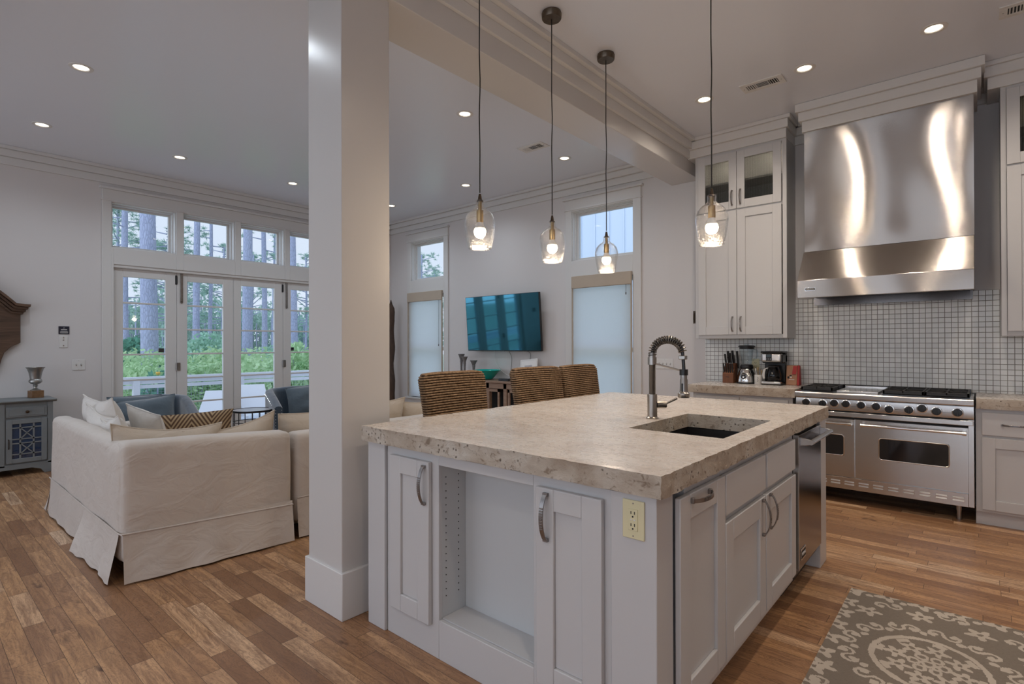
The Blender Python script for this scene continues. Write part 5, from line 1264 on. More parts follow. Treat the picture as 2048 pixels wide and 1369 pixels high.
m = MB(); m.tube([(-5.715, .846, .284), (-4.51, .842, .284), (-3.70, .846, .284), rp(-3.664, .856)[:2]+(.284,), rp(-3.664, 1.83)[:2]+(.284-.03,)], .0045, 6); m.build('piping', M['slip'], t, world=True)
t = thing('sofa', 'second cream slipcovered sofa section behind the square column', 'sofa', (-4.1, 2.6, 0), 0, 'slipcovered sectional')
m = MB(); m.soft(-3.80, -3.622, 1.862, 3.36, .10, .735, .045, amp=.008, freq=3, seed=12, step=.06); m.build('back', M['slip'], t, world=True, ang=80)
m = MB(); m.soft(-4.62, -3.80, 3.18, 3.36, .10, .66, .05, amp=.008, freq=3, seed=14, step=.07); m.build('arm', M['slip'], t, world=True, ang=80)
BX(-4.6, -3.78, 1.875, 3.2, .05, .33).build('seat_base', M['slip'], t, world=True)
for a, b in ((1.88, 2.52), (2.53, 3.17)): m = MB(); m.soft(-4.62, -3.81, a, b, .33, .50, .06, amp=.01, freq=3, seed=a, step=.08); m.build('seat_cushion', M['slip'], t, world=True, ang=80)
m = MB(); skirt(m, (-3.62, 1.868, 0), (-3.62, 3.36, 0), (1, 0, 0), .018, .02, seed=4.4); m.build('skirt_panel', M['slip'], t, world=True, ang=80, recalc=False)
m = MB(); skirt(m, (-3.63, 3.362, 0), (-4.6, 3.362, 0), (0, 1, 0), .01, .02, seed=2.4); m.build('skirt_panel', M['slip'], t, world=True, ang=80, recalc=False)
m = MB(); m.tube([(-3.617, 1.868, .284), (-3.617, 3.36, .284)], .0045, 6); m.build('piping', M['slip'], t, world=True)

# pillows: c, right, up, W, H, T
G = 'loose pillows on the sectional'
pillow('pillow', 'tall white pillow standing at the far end of the sofa back, beside the grey sideboard', M['slipw'], (-5.22, 1.11, .725), (1, .05, .02), (-.04, -.22, 1), .72, .48, .20, G, seed=1, slump=.03)
pillow('pillow', 'crumpled white pillow second from the far end of the sofa back', M['slipw'], (-4.86, 1.07, .685), (1, .06, -.06), (.05, -.30, 1), .72, .44, .20, G, seed=2, slump=.06, amp=.02)
pillow('pillow', 'white pillow lying nearest the sofa corner on the back side', M['slipw'], (-4.45, 1.07, .63), (1, .06, -.05), (.0, -.35, 1), .62, .40, .20, G, seed=3, slump=.05, amp=.018)
pillow('pillow', 'small pale pillow standing in front of the other white pillows', M['slipw'], (-5.28, 1.42, .655), (.94, .34, -.2), (.2, -.3, 1), .42, .36, .14, G, seed=4)
pillow('cushion', 'long beige cushion slumped along the near sofa arm', M['beige'], (-3.975, 1.17, .635), (.06, 1, -.09), (.24, 0, 1), .62, .46, .20, G, seed=5, slump=.03, amp=.02)
pillow('cushion', 'beige back cushion with one raised corner at the end of the near arm', M['beige'], (-3.95, 1.56, .615), (.04, .99, .14), (.22, -.1, 1), .60, .46, .19, G, seed=6, slump=.04, amp=.018)
pillow('cushion', 'cream back cushion just right of the gap between the sofa sections', M['beige'], (-3.93, 2.16, .615), (0, 1, 0), (.2, 0, 1), .60, .48, .20, G, seed=7, slump=.0)
pillow('cushion', 'cream cushion showing right of the column behind the island', M['beige'], (-3.91, 2.72, .64), (0, 1, .05), (.2, 0, 1), .56, .48, .20, G, seed=8)
pillow('cushion', 'cream cushion farthest along the sofa, beside the first woven stool', M['beige'], (-3.92, 3.18, .62), (0, 1, -.08), (.2, 0, 1), .46, .44, .18, G, seed=9)
zt = NT('zigzag_weave'); at = zt.n('Attribute', attribute_name='puv', attribute_type='GEOMETRY'); sp = zt.n('SeparateXYZ'); zt.l(at.outputs['Vector'], sp.inputs[0])
tri = zt.math('PINGPONG', zt.math('MULTIPLY', sp.outputs[0], 3.0), .75); st_ = zt.math('FRACT', zt.math('MULTIPLY_ADD', sp.outputs[1], 6.0, zt.math('MULTIPLY', tri, 6.5)))
zf = zt.noise(zt.pos(), 300, 2); zc = zt.mix(zt.math('GREATER_THAN', st_, .5), (.42, .30, .17), (.085, .042, .02)); zc = zt.mix(zt.math('MULTIPLY', zf, .35), zc, (.12, .07, .04))
zt.set(Base_Color=zc, Roughness=.9); zt.bump(zf, .2, .002)
zp = pillow('pillow', 'brown and tan zigzag lumbar pillow against the far sofa arm', zt.m, (-5.33, 1.77, .605), (.40, .917, .05), (-.10, .04, 1), .66, .30, .15, G, seed=10, pipe=0, amp=.006)
zo = [o for o in zp.children][0]; N_ = 19; uv = []
for s_ in (0, 1):
    for j in range(N_):
        for i in range(N_): uv += [i/(N_-1), j/(N_-1), 0.0]
a_ = zo.data.attributes.new('puv', 'FLOAT_VECTOR', 'POINT'); a_.data.foreach_set('vector', uv)

# ------------------------------------------------------------------ sideboard, urn, carved panel
t = thing('sideboard', 'grey painted sideboard with lattice glass doors against the left wall', 'sideboard', (-7.79, .45, 0)); gx = -7.565; gy1 = 1.146; gy0 = -.25
b = MB(); b.box(XL+.02, gx, gy0, gy1, .10, .755); b.build('body', M['greycab'], t, world=True, bevel=.004)
b = MB(); b.prism([(XL+.02, .755), (gx+.02, .755), (gx+.045, .772), (gx+.045, .785), (XL+.02, .785)], 'y', gy0-.035, gy1+.03); b.build('top', M['greycab'], t, world=True, bevel=.003)
b = MB(); b.prism([(gy0, 0), (gy0+.07, 0), (gy0+.10, .045), (gy0+.17, .068), (gy1-.17, .068), (gy1-.10, .045), (gy1-.07, 0), (gy1, 0), (gy1, .12), (gy0, .12)], 'x', gx-.01, gx+.012); b.build('apron', M['greycab'], t, world=True, bevel=.003)
for y in (gy0+.03, gy1-.03): b = MB(); b.box(XL+.03, XL+.09, y-.03, y+.03, 0, .1); b.build('leg', M['greycab'], t, world=True)
b = MB(); b.box(gx, gx+.012, gy1-.045, gy1, .1, .755); b.box(gx, gx+.012, .70, .765, .1, .755); b.build('stile', M['greycab'], t, world=True, bevel=.003)
for ya, yb in ((.775, 1.096), (.365, .69), (-.05, .275)):
    b = MB(); b.box(gx, gx+.016, ya, yb, .610, .715); b.box(gx+.014, gx+.02, ya+.02, yb-.02, .625, .70); o = b.build('drawer', M['greycab'], t, world=True, bevel=.004)
    k = MB(); k.lathe([(.008, 0), (.008, .012), (.016, .018), (.016, .026), (0, .030)], (gx+.018, (ya+yb)/2, .663), 18, Matrix(((0, 0, 1), (1, 0, 0), (0, 1, 0)))); k.build('knob', M['bronze'], o, world=True)
    za, zb = .135, .585; d = MB(); r_ = .045; X0, X1 = gx+.001, gx+.020
    d.box(X0, X1, ya, ya+r_, za, zb); d.box(X0, X1, yb-r_, yb, za, zb); d.box(X0, X1, ya+r_, yb-r_, za, za+r_); d.box(X0, X1, ya+r_, yb-r_, zb-r_, zb); o = d.build('door', M['greycab'], t, world=True, bevel=.003)
    p, q, zz0, zz1 = ya+r_, yb-r_, za+r_, zb-r_; L_ = MB(); w_ = .007; c1, c2 = p+(q-p)*.27, p+(q-p)*.73; zm = (zz0+zz1)/2; z1_, z2_ = zz0+.045, zz1-.04
    for c in (c1, c2): L_.box(gx+.008, gx+.016, c-w_, c+w_, zz0, zz1)
    for z in (z1_, z2_, zm-.022, zm+.022): L_.box(gx+.008, gx+.016, p, q, z-w_*.8, z+w_*.8)
    for u0, u1 in ((z1_, zm-.022), (zm+.022, z2_)): L_.bar((gx+.012, c1, u0), (gx+.012, c2, u1), (.004, 0, 0), .005); L_.bar((gx+.012, c1, u1), (gx+.012, c2, u0), (.004, 0, 0), .005)
    L_.build('lattice', M['greycab'], o, world=True)
    BX(gx+.002, gx+.005, p, q, zz0, zz1).build('lining', M['bluecloth'], o, world=True)
    BX(gx+.006, gx+.0075, p, q, zz0, zz1).build('glass', M['pane'], o, world=True, smooth=False)
    h = MB(); h.tube([(gx+.02, ya+.018, .29), (gx+.036, ya+.018, .30), (gx+.036, ya+.018, .375), (gx+.02, ya+.018, .385)], .005, 8); h.build('handle', M['bronze'], o, world=True)
t = thing('urn', 'pewter urn on a small wooden block on the grey sideboard', 'urn', (-7.80, 1.035, .7855)); c = (-7.80, 1.035, .7855)
b = MB(); b.obox((-7.80, 1.038, .825), (.052, .012, 0), (-.012, .052, 0), (0, 0, .0392)); b.build('block', M['plinth'], t, world=True, bevel=.003)
b = MB(); b.lathe([(.046, .079), (.047, .086), (.030, .094), (.016, .105), (.015, .12), (.024, .128), (.017, .138), (.022, .147), (.042, .156), (.056, .170), (.058, .184), (.053, .196), (.047, .204), (.050, .23), (.058, .275), (.070, .315), (.083, .330), (.084, .334), (.078, .333), (.062, .31), (.05, .26), (.042, .22), (0, .21)], c, 40); b.build('vase', M['zinc'], t, world=True)
# carved wooden pediment panel on the wall
t = thing('wood_wall_panel', 'carved brown wooden panel with arched cornice cut off at the left edge', 'wall panel', (XL, .40, 1.5)); yc = .36; xw = XL+.002
def half(pts): return [(yc+d, z) for d, z in pts]+[(yc-d, z) for d, z in reversed(pts)]
body = half([(0, .98), (.22, 1.01), (.36, 1.05), (.405, 1.12), (.42, 1.20), (.445, 1.28), (.50, 1.345), (.57, 1.385), (.575, 1.39), (.575, 1.725), (.50, 1.735), (.41, 1.80), (.30, 1.90), (.15, 1.975), (0, 2.0)])
b = MB(); b.prism(body, 'x', xw, xw+.045); b.build('board', M['walnut'], t, world=True, bevel=.004)
arch = [(.655, 1.812), (.60, 1.813), (.535, 1.822), (.46, 1.90), (.36, 1.995), (.24, 2.07), (.12, 2.11), (0, 2.125)]
for k, (off, d0, d1, th) in enumerate(((0, .0, .115, .030), (-.03, .0, .095, .028), (-.056, .0, .075, .03), (-.085, .0, .06, .026))):
    top = [(max(0, d-(.018*k if i == 0 else .012*k)), z+off) for i, (d, z) in enumerate(arch)]; bot = [(max(0, d-.006), z-th) for d, z in top]
    pl = half(list(reversed(bot))); pl = [(yc+d, z) for d, z in top]+[(yc+d, z) for d, z in reversed(bot)]; pr = [(yc-d, z) for d, z in top]+[(yc-d, z) for d, z in reversed(bot)]
    b = MB(); b.prism(pl, 'x', xw, xw+d1); b.prism(pr, 'x', xw, xw+d1); b.build('cornice_moulding', M['walnut'], t, world=True, bevel=.004)

# ------------------------------------------------------------------ blue armchairs and the side table
def armchair():
    t = thing('armchair', 'chair', 'armchair', (0, 0, 0), 0, 'blue velvet armchairs')
    # tub back: plan curve from left arm front round the back to right arm front (chair faces +X)
    plan = []; n = 44
    for k in range(n+1):
        s_ = -1+2*k/n; a = abs(s_)
        if a > .55: f_ = (a-.55)/.45; x, y = -.14+f_*.50, .345+.015*f_
        else: q = a/.55*PI/2; x, y = -.14-.24*math.cos(q), .345*math.sin(q)
        z = .80-.03*a if a < .5 else .785-.165*((a-.5)/.5)**1.25
        plan.append((x, y*(1 if s_ > 0 else -1), z))
    vs = []; fs = []; prof = []
    K = 12
    for i, (x, y, z) in enumerate(plan):
        d = Vector((plan[min(i+1, n)][0]-plan[max(i-1, 0)][0], plan[min(i+1, n)][1]-plan[max(i-1, 0)][1])).normalized(); o = Vector((d.y, -d.x))
        if o.dot(Vector((x+.1, y))) < 0: o = -o
        r_ = .05
        loop = [(.03, .12), (.045, .35), (.05, z-r_), (.045, z-.02), (.022, z-.002), (0, z), (-.025, z-.004), (-.045, z-.025), (-.05, z-r_-.01), (-.045, .45), (-.045, .30), (-.03, .12)]
        for q, zz in loop: vs.append((x+o.x*q, y+o.y*q, zz))
    for i in range(n):
        for k in range(K): fs.append((i*K+k, i*K+(k+1) % K, (i+1)*K+(k+1) % K, (i+1)*K+k))
    fs += [tuple(range(K)), tuple(n*K+k for k in range(K))[::-1]]
    m = MB(); m.add(vs, fs); bk = m.build('tub_back', M['velvet'], t, ang=60)
    m = MB()
    for sgn in (-1, 1):
        for k in range(13): z = .14+k*.036; m.lathe([(0, -.003), (.0055, 0), (0, .006)], (.368, sgn*(.36+.034), z), 6, Matrix(((0, 0, 1), (1, 0, 0), (0, 1, 0)))); m.lathe([(0, -.003), (.0055, 0), (0, .006)], (.368, sgn*(.36-.034), z), 6, Matrix(((0, 0, 1), (1, 0, 0), (0, 1, 0))))
    for i in range(3, n-2):
        x, y, z = plan[i]; d = Vector((plan[i+1][0]-plan[i-1][0], plan[i+1][1]-plan[i-1][1])).normalized(); o = Vector((d.y, -d.x)); o = -o if o.dot(Vector((x+.1, y))) < 0 else o
        m.lathe([(0, -.005), (.0055, 0), (0, .005)], (x+o.x*.051, y+o.y*.051, z-.05), 6)
    m.build('nailheads', M['chrome'], bk)
    m = MB(); m.soft(-.28, .36, -.30, .30, .14, .32, .03, step=.1); m.build('seat_base', M['velvet'], t, ang=80)
    m = MB(); m.soft(-.27, .37, -.295, .295, .32, .46, .05, amp=.006, step=.07); m.build('seat_cushion', M['velvet'], t, ang=80)
    for x, y in ((.32, .28), (.32, -.28), (-.25, .24), (-.25, -.24)): m = MB(); m.tube([(x, y, 0), (x, y, .15)], [.014, .022], 8); m.build('leg', M['legwood'], t)
    return t
ac = armchair(); ac.location = (-6.72, 1.83, 0); ac.rotation_euler = (0, 0, math.radians(-8)); ac['label'] = 'blue velvet armchair with nailheads in front of the first glass door leaf'
dup(ac, (-6.60, 3.46, 0), math.radians(-12), label='blue velvet armchair half hidden by the square column, beside the round table')
pillow('pillow', 'large grey blue velvet pillow on the armchair by the first door leaf', M['velvetg'], (-6.60, 1.76, .63), (.18, .98, .10), (-.35, .05, 1), .52, .36, .16, 'armchair pillows', seed=21, amp=.014)
pillow('pillow', 'grey blue velvet bolster along the back of the armchair by the first door leaf', M['velvetg'], (-6.92, 1.74, .70), (.05, 1, 0), (-.25, 0, 1), .50, .22, .15, 'armchair pillows', seed=22)
pillow('pillow', 'grey green velvet pillow on the armchair next to the column', M['velvetg'], (-6.45, 3.52, .65), (.22, .96, .12), (-.35, .06, 1), .60, .42, .18, 'armchair pillows', seed=23, amp=.02)
t = thing('side_table', 'round side table with thin black rod drum base between the blue armchairs', 'side table', (-6.60, 2.845, 0)); c = (-6.60, 2.845, 0)
m = MB(); m.lathe([(.0, .558), (.222, .558), (.228, .562), (.228, .582), (.223, .582), (.222, .574), (0, .574)], c, 44); m.build('rim', M['black'], t, world=True)
m = MB(); m.lathe([(0, .574), (.221, .574), (.221, .578), (0, .578)], c, 44); m.build('tray_top', plain('side_table_top', (.42, .41, .42), .22), t, world=True)
m = MB()
for k in range(16): a = 2*PI*k/16; m.cyl((c[0]+.205*math.cos(a), c[1]+.205*math.sin(a), .01), (c[0]+.205*math.cos(a), c[1]+.205*math.sin(a), .56), .0045, n=7)
m.build('rods', M['black'], t, world=True)
m = MB()
for z in (.01, .44): m.tube([(c[0]+.205*math.cos(2*PI*k/36), c[1]+.205*math.sin(2*PI*k/36), z) for k in range(36)], .005, 6, closed=True)
m.build('hoop', M['black'], t, world=True)

# ------------------------------------------------------------------ television wall
t = thing('television', 'large flat television tilted forward on the back wall', 'television', (-5.23, 5.85, 1.66)); tv = Matrix.Translation((-5.227, 5.805, 1.664)) @ Matrix.Rotation(math.radians(4.2), 4, 'X') @ Matrix.Rotation(math.radians(.6), 4, 'Z')
def tvb(x0, x1, y0, y1, z0, z1):
    m = MB(); m.box(x0, x1, y0, y1, z0, z1); m.v = [tuple(tv @ Vector(p)) for p in m.v]; return m
tvb(-.708, .708, -.012, .025, -.408, .408).build('housing', M['black'], t, world=True, bevel=.004)
tvb(-.70, .70, -.0135, -.0122, -.395, .402).build('screen', M['screen'], t, world=True, smooth=False)
m = tvb(-.04, .04, -.016, -.010, -.413, -.405); m.build('logo_bar', M['pewter'], t, world=True)
m = MB(); m.box(-5.42, -5.03, 5.83, YW-.001, 1.50, 1.80); m.build('wall_mount', M['black'], t, world=True)
for nm, pts, lab in (('power_cable', [(-5.42, 5.85, 1.26), (-5.45, 5.90, 1.15), (-5.40, 5.91, 1.02), (-5.26, 5.90, .93), (-5.12, 5.85, .90), (-4.95, 5.78, .90)], 'white cable looping from the television down to the console'), ('signal_cable', [(-5.13, 5.85, 1.255), (-5.12, 5.90, 1.16), (-5.14, 5.91, 1.02), (-5.15, 5.90, .90)], 'grey cable hanging straight below the television centre'), ('signal_cable', [(-4.80, 5.85, 1.265), (-4.77, 5.90, 1.22), (-4.79, 5.91, 1.12), (-4.80, 5.90, .89)], 'short dark cable behind the small white picture frame')):
    m = MB(); P_ = [Vector(p) for p in pts]; sm = []
    for i in range(len(P_)-1):
        p0, p1, p2, p3 = P_[max(i-1, 0)], P_[i], P_[i+1], P_[min(i+2, len(P_)-1)]
        for k in range(6): u = k/6; sm.append(.5*((2*p1)+(p2-p0)*u+(2*p0-5*p1+4*p2-p3)*u*u+(3*p1-p0-3*p2+p3)*u**3))
    m.tube(sm+[P_[-1]], .0035, 6); tag(m.build(nm, M['pewter'] if nm == 'signal_cable' else M['white']), lab, 'cable')
t = thing('console_table', 'pinkish wood media console with glass door frames below the television', 'console', (-5.2, 5.7, 0)); kx0, kx1, ky0, ky1, kz = -6.15, -4.30, 5.50, 5.90, .845
b = MB(); b.box(kx0-.02, kx1+.02, ky0-.02, ky1, kz-.028, kz); b.build('top', M['console'], t, world=True, bevel=.004)
b = MB(); b.box(kx0, kx1, ky0, ky0+.02, kz-.105, kz-.03); b.box(kx0, kx1, ky1-.02, ky1, .10, kz-.03); b.box(kx0, kx1, ky0, ky1, .08, .12); b.build('body', M['console'], t, world=True, bevel=.003)
BX(kx0+.02, kx1-.02, ky1-.06, ky1-.05, .12, kz-.06).build('inside', M['dark'], t, world=True)
for x in (kx0, (kx0+kx1)/2-.03, kx1-.06, kx0+.58, kx0+1.22): b = MB(); b.box(x, x+.06, ky0, ky0+.06, 0, kz-.03); b.build('post', M['console'], t, world=True, bevel=.004)
for x in (kx0+.06, kx0+.35, kx0+.66, kx0+.92, kx0+1.30, kx0+1.54):
    b = MB(); b.box(x, x+.03, ky0+.004, ky0+.026, .12, kz-.11); b.box(x+.19, x+.22, ky0+.004, ky0+.026, .12, kz-.11); b.box(x, x+.22, ky0+.004, ky0+.026, kz-.15, kz-.11); b.box(x, x+.22, ky0+.004, ky0+.026, .12, .16); b.build('door', M['console'], t, world=True)
t = thing('bowl', 'teal glazed bowl on the console below the television', 'bowl', (-5.40, 5.68, kz)); b = MB(); b.lathe([(.06, 0), (.07, .004), (.10, .03), (.16, .10), (.205, .135), (.20, .137), (.15, .10), (.09, .035), (0, .02)], (-5.40, 5.68, kz+.001), 36)
b.build('bowl_body', M['teal'], t, world=True); b = MB(); b.tube([(-5.40+.2025*math.cos(2*PI*k/36), 5.68+.2025*math.sin(2*PI*k/36), kz+.137) for k in range(36)], .003, 6, closed=True); b.build('rim', M['teal'], t, world=True)
def candle(x, y, h, r, lab):
    c = (x, y, kz+.001); m = MB(); m.lathe([(r*.95, 0), (r, .008), (r*.62, .02), (r*.42, .05), (r*.34, h*.45), (r*.40, h*.62), (r*.5, h*.70), (r*.42, h*.74), (r*.55, h*.80), (r*.85, h*.92), (r*1.05, h*.985), (r*1.05, h), (0, h)], c, 24)
    tag(m.build('candle_holder', M['greywash']), lab, 'candle holder', 'grey turned candle holders')
candle(-5.985, 5.72, .365, .048, 'tallest grey turned candle holder on the console, leftmost of three')
candle(-5.875, 5.68, .325, .046, 'middle height grey turned candle holder beside the tallest one')
candle(-5.70, 5.70, .27, .052, 'shortest grey candle holder, next to the teal bowl')
t = thing('media_box', 'small black media player box on the console beside the teal bowl', 'media player', (-4.97, 5.60, kz)); BX(-5.06, -4.88, 5.54, 5.66, kz+.001, kz+.034).build('case', M['black'], t, world=True, bevel=.006); BX(-5.055, -4.885, 5.5385, 5.5405, kz+.012, kz+.018).build('front_stripe', M['chrome'], t, world=True)
t = thing('picture_frame', 'white picture frame leaning on the console under the television', 'picture frame', (-4.72, 5.80, kz)); FM = Matrix.Translation((-4.725, 5.80, kz+.152)) @ Matrix.Rotation(math.radians(-12), 4, 'X') @ Matrix.Rotation(math.radians(-6), 4, 'Y')
def fmb(x0, x1, y0, y1, z0, z1): m = MB(); m.box(x0, x1, y0, y1, z0, z1); m.v = [tuple(FM @ Vector(p)) for p in m.v]; return m
fmb(-.15, .15, -.008, .008, -.15, .15).build('frame', M['white'], t, world=True, bevel=.003); fmb(-.125, .125, -.0095, -.008, -.125, .125).build('mat_board', M['paper'], t, world=True); fmb(-.065, .065, -.0105, -.0094, -.075, .065).build('picture', plain('grey_print', (.45, .45, .47), .5, var=.3, vs=30), t, world=True)
t = thing('driftwood_sculpture', 'tall dark driftwood sculpture in the far corner beside the column', 'sculpture', (-7.72, 5.70, 0)); m = MB(); rn = random.Random(4); pts = []; rr = []
for k in range(30): f_ = k/29; pts.append((-7.735+.016*math.sin(f_*7)+.01*f_, 5.70+.012*math.cos(f_*9), f_*2.13)); rr.append((.066-.014*f_+.010*math.sin(f_*23)+.006*rn.random())*(1 if f_ < .93 else max(.12, (1-f_)/.07)))
m.tube(pts, rr, 9); m.build('trunk', M['drift'], t, world=True, ang=50)
# ------------------------------------------------------------------ outside: deck, rail, loungers, neighbour wall, pine woods
GZ = -.95
struct(BX(-90, XL-TW-.01, -60, 90, GZ-.1, GZ), 'ground_outside', M['earth'], smooth=False)
m = MB()
for k in range(26): x = XL-TW-.03-k*.142; m.box(x-.136, x, -2.5, 9.0, -.14, -.10)
tag(m.build('deck', M['deck']), kind='structure')
t = thing('deck_railing', 'white deck railing with wire mesh panels outside the glass doors', 'railing', (-11.35, 3.2, -.10)); rx = -11.35
for k, y in enumerate((-2.2, -.4, 1.4, 2.86, 4.66, 6.46, 8.2)): m = MB(); m.box(rx-.05, rx+.05, y-.05, y+.05, -.14, .72); m.build('post', M['whitemet'], t, world=True)
m = MB(); m.box(rx-.07, rx+.07, -2.3, 8.3, .745, .785); m.box(rx-.025, rx+.02, -2.3, 8.3, .655, .745); m.build('cap_rail', M['whitemet'], t, world=True)
m = MB(); m.box(rx-.02, rx+.02, -2.3, 8.3, .575, .64); m.box(rx-.02, rx+.02, -2.3, 8.3, -.02, .04); m.build('rail', M['whitemet'], t, world=True)
m = MB(); m.add([(rx, -2.2, .04), (rx, 8.2, .04), (rx, 8.2, .575), (rx, -2.2, .575)], [(0, 1, 2, 3)]); m.build('wire_panel', M['wire'], t, world=True, smooth=False, recalc=False)

def at_px(px, X):                               # where a sight line at that picture column meets the plane x = X
    d = fw2*FOC+rt3*(px-1024); return (X, X*d.y/d.x, GZ)
def lounger(back):
    t = thing('deck_lounger', 'l', 'lounger', (0, 0, 0), 0, 'white deck loungers')
    prof = [(-.95, .20), (-.70, .27), (-.45, .33), (-.20, .31), (.0, .26), (.18, .25), (.30, .27)]
    top = [(-.02, .30), (.40, .30+back*.5), (.72, .30+back)]
    for sgn in (-1, 1): m = MB(); m.strap([(x, sgn*.31, z) for x, z in prof+[(.62, .24), (.85, .22)]], (0, .022, 0), .045); m.build('side_rail', M['whitemet'], t)
    m = MB(); m.strap([(x, 0, z+.02) for x, z in prof[1:]], (0, .29, 0), .012); m.build('seat', M['whitemet'], t)
    m = MB(); m.strap([(x, 0, z) for x, z in top], (0, .29, 0), .014); m.build('backrest', M['whitemet'], t)
    for x in (-.78, .6):
        for sgn in (-1, 1): m = MB(); m.box(x-.03, x+.03, sgn*.31-.02, sgn*.31+.02, -.0, .25); m.build('leg', M['whitemet'], t)
    return t
lz = -.10
def lp(px, X): q = at_px(px, X); return (q[0], q[1], lz)
l0 = lounger(.40); l0.location = lp(268, -10.5); l0.scale = (.85,)*3; l0.rotation_euler = (0, 0, math.radians(205)); l0['label'] = 'white deck lounger behind the first door leaf, only its backrest showing'
dup(l0, lp(428, -10.2), math.radians(150), label='white curved deck lounger behind the second door leaf', scale=.85)
l2 = lounger(.47); l2.location = lp(512, -10.4); l2.scale = (.85,)*3; l2.rotation_euler = (0, 0, math.radians(165)); l2['label'] = 'white deck lounger with raised back behind the third door leaf'

# neighbouring house with board and batten siding
t = thing('neighbour_house', 'pale blue board and batten house seen through the upper window above the wide shade', 'house', (-3.8, 13.6, GZ)); m = MB(); m.box(-10.6, 3.0, 13.5, 13.65, GZ, 5.3); m.build('wall', M['siding'], t, world=True)
m = MB()
for k in range(27): x = -10.4+k*.48; m.box(x-.025, x+.025, 13.465, 13.5, GZ, 5.3)
m.build('battens', M['siding'], t, world=True)

def tuft(mb, c, L, n, rn, w_=.017, flat=.6):
    c = Vector(c)
    for _ in range(n):
        d = Vector((rn.gauss(0, 1), rn.gauss(0, 1), rn.gauss(0, flat)+.15)).normalized()*L*rn.uniform(.6, 1.1); s_ = d.orthogonal().normalized()*w_
        mb.add([c-s_, c+s_, c+d], [(0, 1, 2)])
def leafblob(mb, c, r, n, rn, size=.07):
    for _ in range(n):
        d = Vector((rn.gauss(0, 1), rn.gauss(0, 1), rn.gauss(0, 1))).normalized()*rn.uniform(.55, 1.0)**.5; p = Vector((c[0]+d.x*r[0], c[1]+d.y*r[1], c[2]+d.z*r[2]))
        u = Vector((rn.gauss(0, 1), rn.gauss(0, 1), rn.gauss(0, 1))).normalized(); v = u.orthogonal().normalized(); s_ = size*rn.uniform(.6, 1.3)
        mb.add([p-u*s_, p+v*s_*.5, p+u*s_, p-v*s_*.5], [(0, 1, 2, 3)])
def pine(seed, h, r, z0, cr, nb, lab, loc, needles=11, lean=0.0):
    rn = random.Random(seed); t = thing('pine_tree', lab, 'tree', loc, 0, 'pines beyond the deck')
    m = MB(); n = 14; pts = []; rr = []
    for k in range(n+1): f_ = k/n; pts.append((lean*f_+.06*math.sin(f_*5+seed), .05*math.cos(f_*4+seed), h*f_)); rr.append(r*(1.15-.55*f_))
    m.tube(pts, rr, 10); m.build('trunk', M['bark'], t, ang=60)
    b = MB(); c = MB()
    for k in range(nb):
        f_ = k/max(1, nb-1); z = z0+(h-z0)*f_; a = rn.uniform(0, 2*PI); L = cr*(1.05-.55*f_)*rn.uniform(.55, 1.1); p0 = Vector((lean*z/h, 0, z)); e = p0+Vector((math.cos(a)*L, math.sin(a)*L, L*rn.uniform(-.15, .4))); mid = p0.lerp(e, .5)+Vector((0, 0, L*.08*rn.uniform(-1, 1)))
        b.tube([p0, mid, e], [.035, .022, .01], 5, caps=False)
        for _ in range(needles):
            q = mid.lerp(e, rn.uniform(.1, 1.12))+Vector((rn.gauss(0, .16), rn.gauss(0, .16), rn.gauss(.04, .12)))*cr*.55; tuft(c, q, .24, 20, rn, .014)
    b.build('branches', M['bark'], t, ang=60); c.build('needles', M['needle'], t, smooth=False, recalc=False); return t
p_big = pine(1, 17, .235, 9.5, 2.6, 16, 'thickest pine trunk behind the first door leaf', at_px(298, -20))
p_a = pine(2, 16, .14, 6.2, 2.2, 22, 'slim pine at the left edge of the first door leaf', at_px(252, -29))
p_b = pine(3, 17, .145, 10, 2.3, 16, 'pine trunk at the left of the second door leaf', at_px(395, -27))
p_c = pine(4, 12, .105, 7.6, 1.5, 12, 'thin pine trunk in the middle of the second door leaf', at_px(420, -31), 7)
p_d = pine(5, 18, .20, 10, 2.5, 15, 'dark pine trunk at the left of the third door leaf', at_px(493, -24))
p_e = pine(6, 16, .135, 5.8, 2.0, 20, 'pine trunk at the right of the third door leaf', at_px(527, -29), 8)
p_f = pine(7, 17, .165, 9.5, 2.4, 16, 'pine trunk beside the column in the fourth door leaf', at_px(587, -27))
p_g = pine(9, 8.2, .075, 3.4, 2.1, 34, 'short bushy pine right of the thickest trunk', at_px(334, -31), 12)
for i, (px, X, src, s_, lab) in enumerate(((446, -37, p_g, 1.05, 'bushy pine crown filling the second upper window'), (373, -40, p_g, .92, 'bushy pine at the left of the second upper window'), (238, -34, p_g, 1.25, 'bushy pine at the left end of the upper windows'), (548, -33, p_e, .62, 'crooked small pine right of the third door leaf'), (612, -36, p_g, 1.05, 'pine crown at the column edge'), (505, -46, p_g, 1.2, 'far pine crown between the two trunks of the third door leaf'))):
    dup(src, at_px(px, X), i*1.3, label=lab, scale=s_)
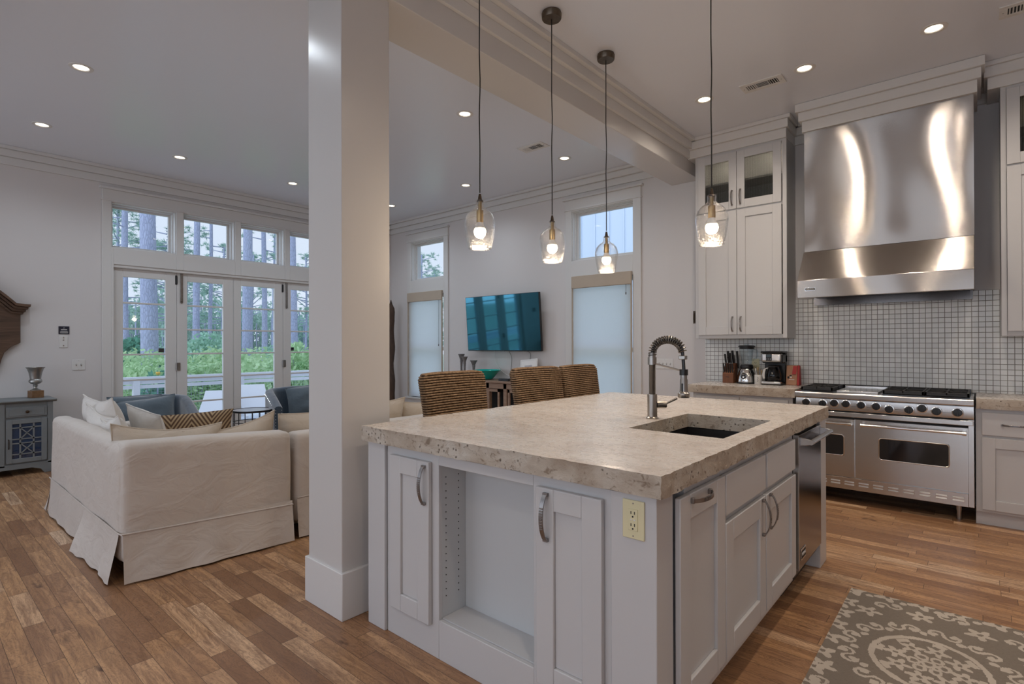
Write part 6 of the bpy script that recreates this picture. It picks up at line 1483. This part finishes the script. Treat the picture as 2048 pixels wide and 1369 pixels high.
# pines seen in the upper window near the corner
for i, (px, Y, src, s_, lab) in enumerate(((842, 34, p_g, 1.35, 'bushy pine on the left in the upper corner window'), (869, 42, p_e, .7, 'pine trunk on the right in the upper corner window'), (855, 52, p_g, 1.5, 'distant pine in the upper corner window'))):
    d = fw2*FOC+rt3*(px-1024); dup(src, (Y*d.x/d.y, Y, GZ), i*2.1, label=lab, scale=s_)
struct(BX(-70, 6, YW+TW+.05, 80, GZ-.12, GZ-.001), 'ground_behind', M['earth'], smooth=False)
def shrub(seed, r, h, n, mat, lab, loc, size=.07, blossom=None):
    rn = random.Random(seed); t = thing('shrub', lab, 'shrub', loc, 0, 'shrubs beyond the deck'); m = MB()
    for _ in range(5): a = rn.uniform(0, 2*PI); m.tube([(0, 0, 0), (math.cos(a)*r*.3, math.sin(a)*r*.3, h*.5), (math.cos(a)*r*.5, math.sin(a)*r*.5, h*.85)], [.02, .014, .006], 5)
    m.build('stems', M['bark'], t); m = MB()
    for _ in range(7): a, q = rn.uniform(0, 2*PI), rn.uniform(0, .6); leafblob(m, (math.cos(a)*r*q, math.sin(a)*r*q, h*rn.uniform(.35, .8)), (r*.5, r*.5, h*.27), n//7, rn, size)
    m.build('leaves', mat, t, smooth=False, recalc=False)
    if blossom:
        m = MB(); m.lathe([(0, 0), (.03, .015), (.045, .05), (.03, .07), (0, .045)], blossom, 9); m.build('blossom', M['blossom'], t)
    return t
s1 = shrub(1, 1.2, 1.9, 2600, M['leafy'], 'bright green shrub just beyond the rail, left of the flowering one', at_px(262, -15))
s2 = shrub(2, .55, 1.75, 900, M['leafd'], 'dark leaved shrub with one yellow bloom at the rail', at_px(316, -12.4), .075, (0, 0, 1.70))
s3 = shrub(3, 1.5, 2.6, 2600, M['leafd'], 'dark green rounded tree left of the thickest trunk', at_px(272, -26), .10)
s4 = shrub(4, 1.5, 2.7, 2600, M['leafb'], 'blue green bushy tree in the second door leaf', at_px(428, -22), .10)
s5 = shrub(5, .9, 1.9, 1500, M['leafy'], 'glossy leaved shrub in the third door leaf', at_px(535, -13.5), .085)
for i, (px, X, src, s_, lab) in enumerate(((340, -15.5, s1, .95, 'bright shrub right of the flowering one'), (385, -15, s1, 1.0, 'bright shrub at the left of the second door leaf'), (440, -15.5, s1, 1.02, 'yellow green shrub at the right of the second door leaf'), (500, -15, s1, 1.0, 'bright shrub at the foot of the dark trunk'), (590, -14.5, s1, 1.0, 'bright shrub next to the column'), (610, -15, s5, 1.2, 'leafy shrub touching the column edge'), (240, -17, s4, .55, 'blue green shrub at the left edge of the first door leaf'), (390, -24, s3, .7, 'dark rounded shrub left of the blue green tree'), (560, -24, s4, .85, 'blue green tree between the third and fourth leaves'), (475, -12.6, s5, .55, 'small dark plant close to the rail'))):
    dup(src, at_px(px, X), i*1.1, label=lab, scale=s_)
rn = random.Random(11); m = MB()
for _ in range(170):
    px = rn.uniform(205, 680); X = rn.uniform(-20, -17); p = at_px(px, X); leafblob(m, (p[0], p[1], GZ+rn.uniform(.3, 1.7)), (.7, .7, .6), 75, rn, .085)
tag(m.build('undergrowth', M['leafy'], smooth=False, recalc=False), 'tangle of bright green undergrowth beyond the deck rail', 'undergrowth', kind='stuff')
m = MB(); tr = MB()
for _ in range(240):
    px = rn.uniform(195, 690); X = rn.uniform(-62, -50); p = at_px(px, X); h = rn.uniform(1.5, 5.6)*(1.0 if rn.random() < .8 else 1.3)
    leafblob(m, (p[0], p[1], GZ+h), (1.6, 1.6, .8), 60, rn, .20); tr.tube([(p[0], p[1], GZ), (p[0], p[1], GZ+h+.4)], .06, 4, caps=False)
for _ in range(60):
    Y = rn.uniform(34, 50); x = Y*rn.uniform(-1.35, -1.0); h = rn.uniform(2, 8); leafblob(m, (x, Y, GZ+h), (1.6, 1.6, .9), 60, rn, .20); tr.tube([(x, Y, GZ), (x, Y, GZ+h+.4)], .06, 4, caps=False)
m.mi = 0; nf = len(m.f); b0 = len(m.v); m.v += tr.v; m.f += [[i+b0 for i in q] for q in tr.f]; m.m += [1]*len(tr.f)
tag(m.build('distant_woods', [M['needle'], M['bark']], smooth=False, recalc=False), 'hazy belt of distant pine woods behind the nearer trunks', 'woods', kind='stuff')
